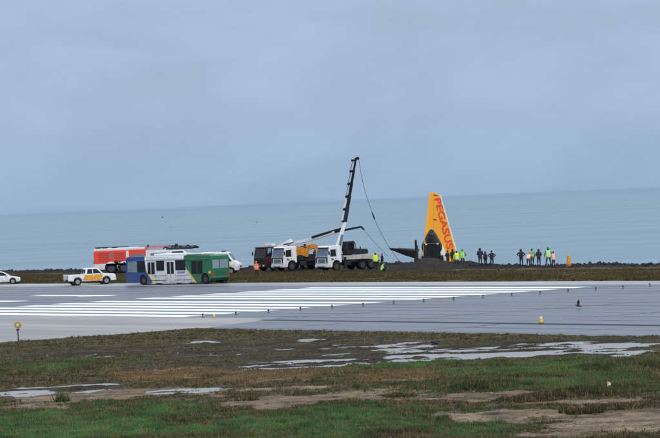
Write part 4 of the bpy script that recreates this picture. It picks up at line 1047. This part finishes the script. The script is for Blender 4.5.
def person(x, y, face, h, jk, tr, label, vest=None, head='hair', headcol=(.02, .017, .015), pose='stand', z=None, group=None):
    o = empty('person', (x, y, (ground_z(x, y) if z is None else z) - .01), face, label, 'person', group)
    k = h / 1.75
    lean, hipz, feet, knees = 0.04, .93, None, None
    arms = {s_: [(-.02, .06, -.30), (.07, .01, -.25)] for s_ in (-1, 1)}     # upper arm, forearm (x fwd, y out, z)
    legs = {s_: [(.02, .02, -.44), (-.02, .01, -.40)] for s_ in (-1, 1)}
    if pose == 'walk': legs = {1: [(.20, .01, -.40), (.02, .01, -.42)], -1: [(-.06, .01, -.44), (-.26, .0, -.36)]}; arms = {1: [(-.16, .06, -.27), (.0, 0, -.25)], -1: [(.12, .06, -.28), (.16, .0, -.19)]}
    if pose == 'akimbo': arms = {s_: [(-.06, .22, -.20), (.12, -.17, -.16)] for s_ in (-1, 1)}
    if pose == 'bend': lean = .75; arms = {s_: [(.16, .04, -.26), (.10, 0, -.22)] for s_ in (-1, 1)}; legs = {s_: [(.10, .04, -.42), (-.10, .02, -.40)] for s_ in (-1, 1)}
    if pose == 'crouch': lean = .45; hipz = .42; legs = {s_: [(.36, .08, .10), (-.12, .0, -.40)] for s_ in (-1, 1)}; arms = {s_: [(.20, .04, -.22), (.20, -.03, -.10)] for s_ in (-1, 1)}
    if pose == 'phone': arms = {1: [(.02, .10, -.28), (.14, -.06, .24)], -1: arms[-1]}
    if pose == 'front': arms = {s_: [(.06, .10, -.27), (.20, -.14, -.02)] for s_ in (-1, 1)}
    if pose == 'wide': legs = {s_: [(.04, .10, -.43), (-.03, .05, -.40)] for s_ in (-1, 1)}; arms = {s_: [(.0, .14, -.26), (.06, .03, -.24)] for s_ in (-1, 1)}
    hip = Vector((0, 0, hipz)); up = Vector((math.sin(lean), 0, math.cos(lean))); fw = Vector((math.cos(lean), 0, -math.sin(lean)))
    chest = hip + up * .36; sh = hip + up * .50; neck = hip + up * .56
    hl = lean * .5; hup = Vector((math.sin(hl), 0, math.cos(hl))); hfw = Vector((math.cos(hl), 0, -math.sin(hl)))
    hd = neck + hup * .145
    caps = []
    ad = lambda p0, p1, r0, r1, tg: caps.append((Vector(p0), Vector(p1), r0, r1, tg))
    for yy in (-.075, .075):
        ad(hip + Vector((0, yy, -.02)), chest + Vector((0, yy * 1.25, 0)), .125, .135, 1)
        ad(chest + Vector((0, yy * 1.1, 0)), sh + Vector((0, yy * 1.2, -.02)), .135, .105, 1)
    ad(sh + Vector((0, -.16, -.01)), sh + Vector((0, .16, -.01)), .075, .075, 1)
    ad(sh, neck + hup * .05, .065, .055, 2)
    ad(hd - hup * .035 + hfw * .015, hd + hup * .045, .082, .095, 2)
    ad(hd - hup * .085 + hfw * .045, hd - hup * .06 + hfw * .05, .035, .045, 2)
    ad(hd + hfw * .095 - hup * .01, hd + hfw * .108 - hup * .03, .012, .018, 2)
    for yy in (-1, 1): ad(hd + Vector((0, yy * .092, -.02)), hd + Vector((0, yy * .098, .02)), .016, .018, 2)
    fing = []
    for s_ in (-1, 1):
        S0 = sh + Vector((0, s_ * .195, -.015)); u_, f_ = [Vector((a, s_ * b, c)) for a, b, c in arms[s_]]
        E0 = S0 + u_; Wr = E0 + f_; fd = f_.normalized(); Hd = Wr + fd * .085
        ad(S0, E0, .070, .055, 1); ad(E0, Wr, .055, .042, 1); ad(Wr, Hd, .032, .036, 2)
        sid = fd.cross(Vector((0, 1, 0))); sid = sid.normalized() if sid.length > .1 else Vector((1, 0, 0)); nrm = fd.cross(sid)
        for q_, ln in zip((-.030, -.010, .010, .030), (.065, .078, .074, .058)):
            b0 = Hd + sid * q_ + fd * .012; m0 = b0 + fd * ln * .55 + nrm * .012 * s_; fing.append((b0, m0, m0 + (fd * .8 + nrm * .6 * s_).normalized() * ln * .5))
        tb = Wr + fd * .03 + sid * .030; tm = tb + (fd + sid * .9).normalized() * .038; fing.append((tb, tm, tm + fd * .03))
        H0 = hip + Vector((0, s_ * .095, -.03)); a_, b_ = [Vector((a, s_ * b, c)) for a, b, c in legs[s_]]
        K0 = H0 + a_; A0 = K0 + b_
        if pose != 'crouch': A0.z = .085 if not (pose == 'walk' and s_ == -1) else .13
        else: A0.z = .085
        ad(H0, K0, .098, .070, 0); ad(K0, A0, .066, .052, 0)
        ad(A0 + Vector((-.05, 0, -.035)), A0 + Vector((.15, s_ * .02, -.045)), .046, .040, 3)
    mb = MB()
    for p0, p1, r0, r1, tg in caps: capsule(mb, p0, p1, r0, r1)
    me = bpy.data.meshes.new('body'); me.from_pydata(mb.v, [], mb.f); me.update()
    tmp = bpy.data.objects.new('tmp', me); COL.objects.link(tmp)
    rm = tmp.modifiers.new('r', 'REMESH'); rm.mode = 'VOXEL'; rm.voxel_size = .021; rm.use_smooth_shade = True
    sm_ = tmp.modifiers.new('s', 'SMOOTH'); sm_.factor = .5; sm_.iterations = 2
    m2 = bpy.data.meshes.new_from_object(tmp.evaluated_get(bpy.context.evaluated_depsgraph_get()))
    bpy.data.objects.remove(tmp); bpy.data.meshes.remove(me)
    nv = len(m2.vertices); co = np.empty(nv * 3); m2.vertices.foreach_get('co', co); co = co.reshape(-1, 3)
    polys = [tuple(p.vertices) for p in m2.polygons]; cen = np.array([co[list(p)].mean(0) for p in polys])
    nor = np.empty(nv * 3); m2.vertices.foreach_get('normal', nor); nor = nor.reshape(-1, 3)
    best = np.full(len(cen), 1e9); tg_ = np.zeros(len(cen), int); ci = np.zeros(len(cen), int)
    for i, (p0, p1, r0, r1, tg) in enumerate(caps):
        a = np.array(p0); d = np.array(p1 - p0); L2 = max(1e-9, d @ d); u = np.clip(((cen - a) @ d) / L2, 0, 1)
        dist = np.linalg.norm(cen - (a + u[:, None] * d), axis=1) - (r0 + (r1 - r0) * u)
        w = dist < best; best[w] = dist[w]; tg_[w] = tg; ci[w] = i
    bpy.data.meshes.remove(m2)
    V_ = [tuple(p) for p in co]; F_ = list(polys); MI = list(tg_)
    ex = MB()
    for b0, m0, e0 in fing: ex.tube(b0, m0, .010, .009, 5).tube(m0, e0, .009, .007, 5)
    n0 = len(V_); V_ += ex.v; F_ += [tuple(i + n0 for i in f_) for f_ in ex.f]; MI += [2] * len(ex.f)
    ex = MB()
    for yy in (-.034, .034): ex.ell(hd + hfw * .088 + Vector((0, yy, .012)), (.010, .012, .008), 6, 4)
    ex.box(hd + hfw * .098 - hup * .065, (.012, .045, .010))
    n0 = len(V_); V_ += ex.v; F_ += [tuple(i + n0 for i in f_) for f_ in ex.f]; MI += [3] * len(ex.f)
    def mk(name, V2, F2, mats, mi=None, smooth=True):
        m3 = bpy.data.meshes.new(name); m3.from_pydata([tuple(c * k for c in p) for p in V2], [], F2); m3.update()
        for mm in mats: m3.materials.append(mm)
        if mi is not None: m3.polygons.foreach_set('material_index', np.array(mi, np.int32))
        m3.polygons.foreach_set('use_smooth', np.full(len(F2), smooth))
        return link(bpy.data.objects.new(name, m3), o)
    cl = lambda nm, c: mat('%s_%d_%d_%d' % (nm, *[int(v * 999) for v in c]), c, .75, vary=.2, scale=6)
    mk('body', V_, F_, [cl('cloth', tr), cl('cloth', jk), SKIN, BLACK], MI)
    if vest:
        sel = [i for i in range(len(polys)) if ci[i] < 5]
        used = sorted({v for i in sel for v in polys[i]}); ix = {v: j for j, v in enumerate(used)}
        P2 = co[used] + nor[used] * .016; F2 = [tuple(ix[v] for v in polys[i]) for i in sel]
        hz_ = (cen[sel] - np.array(hip)) @ np.array(up)
        band = ((hz_ > .10) & (hz_ < .15)) | ((hz_ > .24) & (hz_ < .29))
        mk('safety_vest', [tuple(p) for p in P2], F2, [cl('vest', vest), mat('reflective_band', (.75, .76, .72), .3)], band.astype(int))
    ec = MB()
    if head == 'hood': ec.ell(hd - hfw * .022 + hup * .0, (.125, .128, .155), 12, 8, fn=lambda p: (p.x * .9, p.y, p.z)); nm = 'hood'
    elif head == 'helmet':
        ec.ell(hd + hup * .05, (.135, .12, .115), 12, 6, True).ell(hd + hup * .052 + hfw * .03, (.16, .125, .012), 12, 4); nm = 'helmet'
    elif head == 'cap': ec.ell(hd + hup * .045, (.112, .108, .085), 12, 5, True).box(hd + hfw * .14 + hup * .05, (.12, .14, .012)); nm = 'cap'
    else: ec.ell(hd - hfw * .018 + hup * .022, (.108, .106, .112), 12, 8, fn=lambda p: (p.x if p.x < .05 or p.z > .03 else p.x * .3, p.y, p.z)); nm = 'hair'
    mk(nm, ec.v, ec.f, [cl('head', headcol)])
    return o
NAVY, DK, CHAR, OLV = (.012, .016, .03), (.012, .012, .014), (.03, .032, .036), (.03, .034, .02)
HV, HVG, PINK, ORG = (.62, .85, .03), (.35, .70, .10), (.85, .36, .28), (.90, .16, .05)
person(-7.95, 304.5, 70, 1.70, (.75, .13, .05), DK, 'worker in orange jacket standing alone before the maroon truck', vest=ORG, head='helmet', headcol=(.75, .14, .06))
person(4.80, 318.2, 95, 1.82, HV, DK, 'taller worker in bright yellow jacket behind the crane truck', vest=HV, head='hair', z=.05)
person(5.55, 318.9, 200, 1.74, DK, DK, 'person in black clothes right beside the yellow jacketed worker', head='hair', z=.05)
person(5.15, 302.6, 10, 1.70, OLV, DK, 'crouching worker in yellow green vest on the verge', vest=HVG, head='cap', pose='crouch')
person(13.04, 302.6, 110, 1.74, HVG, DK, 'worker in lime vest nearest the yellow fin', vest=HV, head='hair', pose='wide')
person(13.66, 302.9, 70, 1.82, (.05, .3, .06), CHAR, 'tall worker in green jacket and lime vest right of the fin', vest=HVG, head='hood', headcol=(.06, .25, .06), pose='akimbo')
person(12.22, 305.3, 130, 1.72, DK, DK, 'dark clothed person standing before the base of the fin', head='hair', pose='front')
person(12.74, 305.4, 60, 1.70, NAVY, DK, 'navy clothed person squeezed between fin and lime vested worker', head='hood', headcol=NAVY)
person(15.36, 300.2, 85, 1.86, NAVY, CHAR, 'broad hooded person in navy, leftmost of three dark figures', head='hood', headcol=NAVY, pose='front')
person(15.85, 299.3, 120, 1.52, DK, DK, 'shortest dark figure, in the middle of the three', head='hood', headcol=DK)
person(16.48, 298.7, 90, 1.64, NAVY, DK, 'dark figure with hands on hips, rightmost of the three', head='hair', pose='akimbo')
person(19.26, 295.0, 80, 1.72, NAVY, DK, 'navy clothed figure at the left end of the right group', head='hood', headcol=NAVY, pose='akimbo')
person(19.86, 293.6, 60, 1.62, (.55, .22, .16), DK, 'bending worker in pink orange vest and orange helmet', vest=PINK, head='helmet', headcol=(.70, .22, .05), pose='bend')
person(20.35, 294.6, 90, 1.72, (.03, .12, .05), DK, 'slim worker in dark green with narrow lime vest', vest=(.10, .42, .12), head='hair')
person(20.90, 292.9, 85, 1.74, NAVY, DK, 'navy hooded figure in the middle of the right group', head='hood', headcol=NAVY, pose='front')
person(21.75, 291.3, 95, 1.86, (.02, .16, .06), NAVY, 'tallest worker of the right group, green jacket with lime vest', vest=(.45, .85, .22), head='hood', headcol=(.02, .14, .05), pose='wide')
person(22.12, 289.6, 120, 1.58, (.60, .30, .26), DK, 'worker in pale pink vest at the right end of the group', vest=(.85, .45, .40), head='hair', pose='bend' if False else 'front')

# ------------------------------------------------------------------ small things on and by the runway
mk_ = empty('marker_post', (23.56, 288.5, ground_z(23.56, 288.5) - .05), 30, 'tapered amber orange marker standing on the rubble ridge', 'marker')
MB().tube((0, 0, .26), (0, 0, 1.12), .26, .15, 8).tube((0, 0, 1.12), (0, 0, 1.20), .15, .10, 8).build('cone', mat('marker_amber', (.62, .27, .01), .6), mk_)
MB().tube((0, 0, 0), (0, 0, .27), .29, .265, 8).build('base_band', mat('marker_red', (.40, .06, .02), .6), mk_)

ORD = ['first', 'second', 'third', 'fourth', 'fifth', 'sixth', 'seventh', 'eighth', 'ninth', 'tenth', 'eleventh', 'twelfth', 'thirteenth', 'fourteenth', 'fifteenth', 'sixteenth']
def light_master():
    o = empty('threshold_light', (0, 0, 0), 0, '', 'runway light', 'lights in a row across the runway')
    MB().tube((0, 0, 0), (0, 0, .03), .19, .17, 12).build('base_plate', DKSTEEL, o)
    MB().tube((0, 0, .03), (0, 0, .20), .035, .03, 8).build('stem', DKSTEEL, o)
    h_ = MB().tube((0, 0, .19), (0, 0, .30), .10, .11, 12).tube((0, 0, .30), (0, 0, .37), .11, .06, 12).build('lamp_head', mat('weathered_grey', (.07, .075, .085), .6), o)
    MB().box((0, -.10, .26), (.09, .03, .08)).build('lens', GLASS, h_)
    return o
lm = light_master()
LP = [xy(-168.4 + .06 * i, 113.2 + 2.77 * i) for i in range(16)]
for i, (x_, y_) in enumerate(LP):
    if i == 0: o = lm
    else:
        o = lm.copy(); COL.objects.link(o)
        for ch in lm.children:
            c = ch.copy(); COL.objects.link(c); c.parent = o
            for g2 in ch.children:
                d = g2.copy(); COL.objects.link(d); d.parent = c
    o.location = (x_, y_, .001); o.scale = (.66, .66, .66); o['label'] = 'low dark runway light, %s from the left in the row' % ORD[i]

def edge_light(loc, label, sc=1.0):
    o = empty('edge_light', loc, 0, label, 'runway light')
    am = mat('edge_light_yellow', (.80, .42, .02), .4)
    MB().tube((0, 0, 0), (0, 0, .03 * sc), .18 * sc, .17 * sc, 12).build('base_plate', DKSTEEL, o)
    MB().tube((0, 0, .03 * sc), (0, 0, .24 * sc), .13 * sc, .10 * sc, 12).build('housing', am, o)
    MB().ell((0, 0, .24 * sc), (.10 * sc, .10 * sc, .14 * sc), 12, 6, True).build('globe', mat('globe_glass', (.75, .62, .35), .1), o)
    MB().tube((.06 * sc, 0, .3 * sc), (.06 * sc, 0, .50 * sc), .015 * sc, .01 * sc, 6).build('antenna', am, o)
    return o
edge_light((12.2, 171.3, .001), 'yellow runway edge light near the right side of the pavement', 1.0)
edge_light((-8.3, 200.6, .006), 'small yellow edge light by the left start of the light row', .75)

ps = empty('marker_sign', (-19.15, 175.4, .0), 262, 'round yellow marker on a thin dark post at the grass edge', 'marker')
MB().tube((0, 0, -.1), (0, 0, .85), .035, .03, 8).build('post', BLACK, ps)
hd_ = MB().tube((-.05, 0, 1.02), (.05, 0, 1.02), .21, .21, 20).build('disc', mat('marker_yellow', (.42, .28, .05), .6), ps)
MB().tube((.05, 0, 1.02), (.075, 0, 1.02), .10, .09, 16).tube((-.075, 0, 1.02), (-.05, 0, 1.02), .09, .10, 16).build('reflector', mat('pale_lens', (.62, .60, .50), .3), hd_)
MB().box((0, 0, .74), (.10, .18, .08)).build('clamp', DKSTEEL, ps)

sk = empty('survey_stake', (10.3, 110.6, .03), 20, 'small white and pink stake stuck in the grass at right', 'stake')
MB().beam((0, 0, -.05), (.02, 0, .26), .05, .03).build('stake', mat('stake_white', (.70, .66, .62), .7), sk)
MB().beam((.02, 0, .24), (.03, 0, .36), .06, .04).build('painted_top', mat('stake_pink', (.65, .24, .18), .6), sk)
MB().prism([(.03, .22), (.04, .34), (.15, .30), (.14, .20)], -.008, .008).build('ribbon', mat('stake_white', (.7, .66, .62), .7), sk)

def rock(name, loc, r, label):
    mb = MB()
    mb.ell((0, 0, 0), (r, r * .8, r * .6), 12, 8, fn=lambda p: tuple(p * (1 + .35 * (math.sin(p.x * 17 + 2) * math.cos(p.y * 13 + p.z * 21)))))
    o = mb.build(name, STONE, smooth=False); o.location = loc; return tag(o, label, 'rock')
rock('rock', (5.22, 151.6, .06), .24, 'dark rock sticking out of the wide puddle')

def bird(name, loc, deg, span, label, col, wing_up=.9, cat='bird', stand=False):
    o = empty(name, loc, deg, label, cat)
    k = span
    m = mat('feather_%d' % int(col[0] * 1000), col, .7)
    bd = MB().ell((0, 0, 0), (.20 * k, .07 * k, .07 * k), 12, 8, fn=lambda p: (p.x, p.y * (1 - .5 * max(0, -p.x / (.2 * k))), p.z * (1 - .4 * max(0, -p.x / (.2 * k)))))
    bd.ell((.20 * k, 0, .035 * k), (.065 * k, .05 * k, .05 * k), 10, 6).tube((.25 * k, 0, .03 * k), (.32 * k, 0, .015 * k), .02 * k, .004 * k, 6)
    bd.prism([(-.15 * k, .0), (-.15 * k, .02 * k), (-.36 * k, .02 * k), (-.36 * k, .005 * k)], -.05 * k, .05 * k)
    bd.build('body', m, o, smooth=True)
    for s_ in (-1, 1):
        c, sn = math.cos(wing_up), math.sin(wing_up)
        pl = [(.10, .05), (.13, .26), (.04, .50), (-.06, .46), (-.12, .25), (-.10, .05)]
        v = [(a * k, s_ * b * k * c, b * k * sn + .02 * k) for a, b in pl] + [(a * k, s_ * b * k * c, b * k * sn + .035 * k) for a, b in pl]
        n_ = len(pl)
        MB().add(v, [tuple(range(n_)), tuple(range(2 * n_ - 1, n_ - 1, -1))] + [(i, (i + 1) % n_, (i + 1) % n_ + n_, i + n_) for i in range(n_)]).build('wing', m, o)
    return o
bird('bird', (15.96, 189.6, .20), 165, .78, 'dark crow flapping low over the wet runway', (.018, .018, .022), .75).rotation_euler = (R(40), R(-12), R(150))
for i, (l_, wu, lb) in enumerate((((-52.0, 900, 4.9), .5, 'tiny bird over the sea, topmost of the flock at left'), ((-49.7, 900, 1.9), .2, 'tiny bird over the sea, lowest of the flock at left'), ((-53.7, 950, 3.3), .4, 'tiny bird over the sea, leftmost of the flock at left'), ((-22.7, 900, 2.15), .3, 'tiny bird over the sea, alone above the maroon truck'))):
    bird('sea_bird', l_, 20 + 40 * i, 1.1, lb, (.05, .055, .065), wu)['group'] = 'birds over the sea'

def weed(name, loc, h_, label, n=60):
    o = empty(name, loc, 0, label, 'plant')
    tr_, cl_ = [], []
    xx = rng.normal(0, .16, n); yy = rng.normal(0, .16, n)
    a, c = blades(xx, yy, np.zeros(n), np.full(n, h_) * rng.uniform(.4, 1.1, n), np.full(n, .016), np.array([[.050, .070, .024]]) * rng.uniform(.6, 1.4, (n, 1)), 4, .7)
    f_ = tri_mesh('foliage', a, c, GRASSM); f_.parent = o
    MB().tube((0, 0, -.03), (.02, .01, h_ * .6), .014, .006, 6).build('stem', mat('stem_brown', (.06, .045, .02), .8), o)
    return o
weed('weed_clump', (-11.2, 117.6, .03), .46, 'small dark weed clump standing above the bare soil at left')
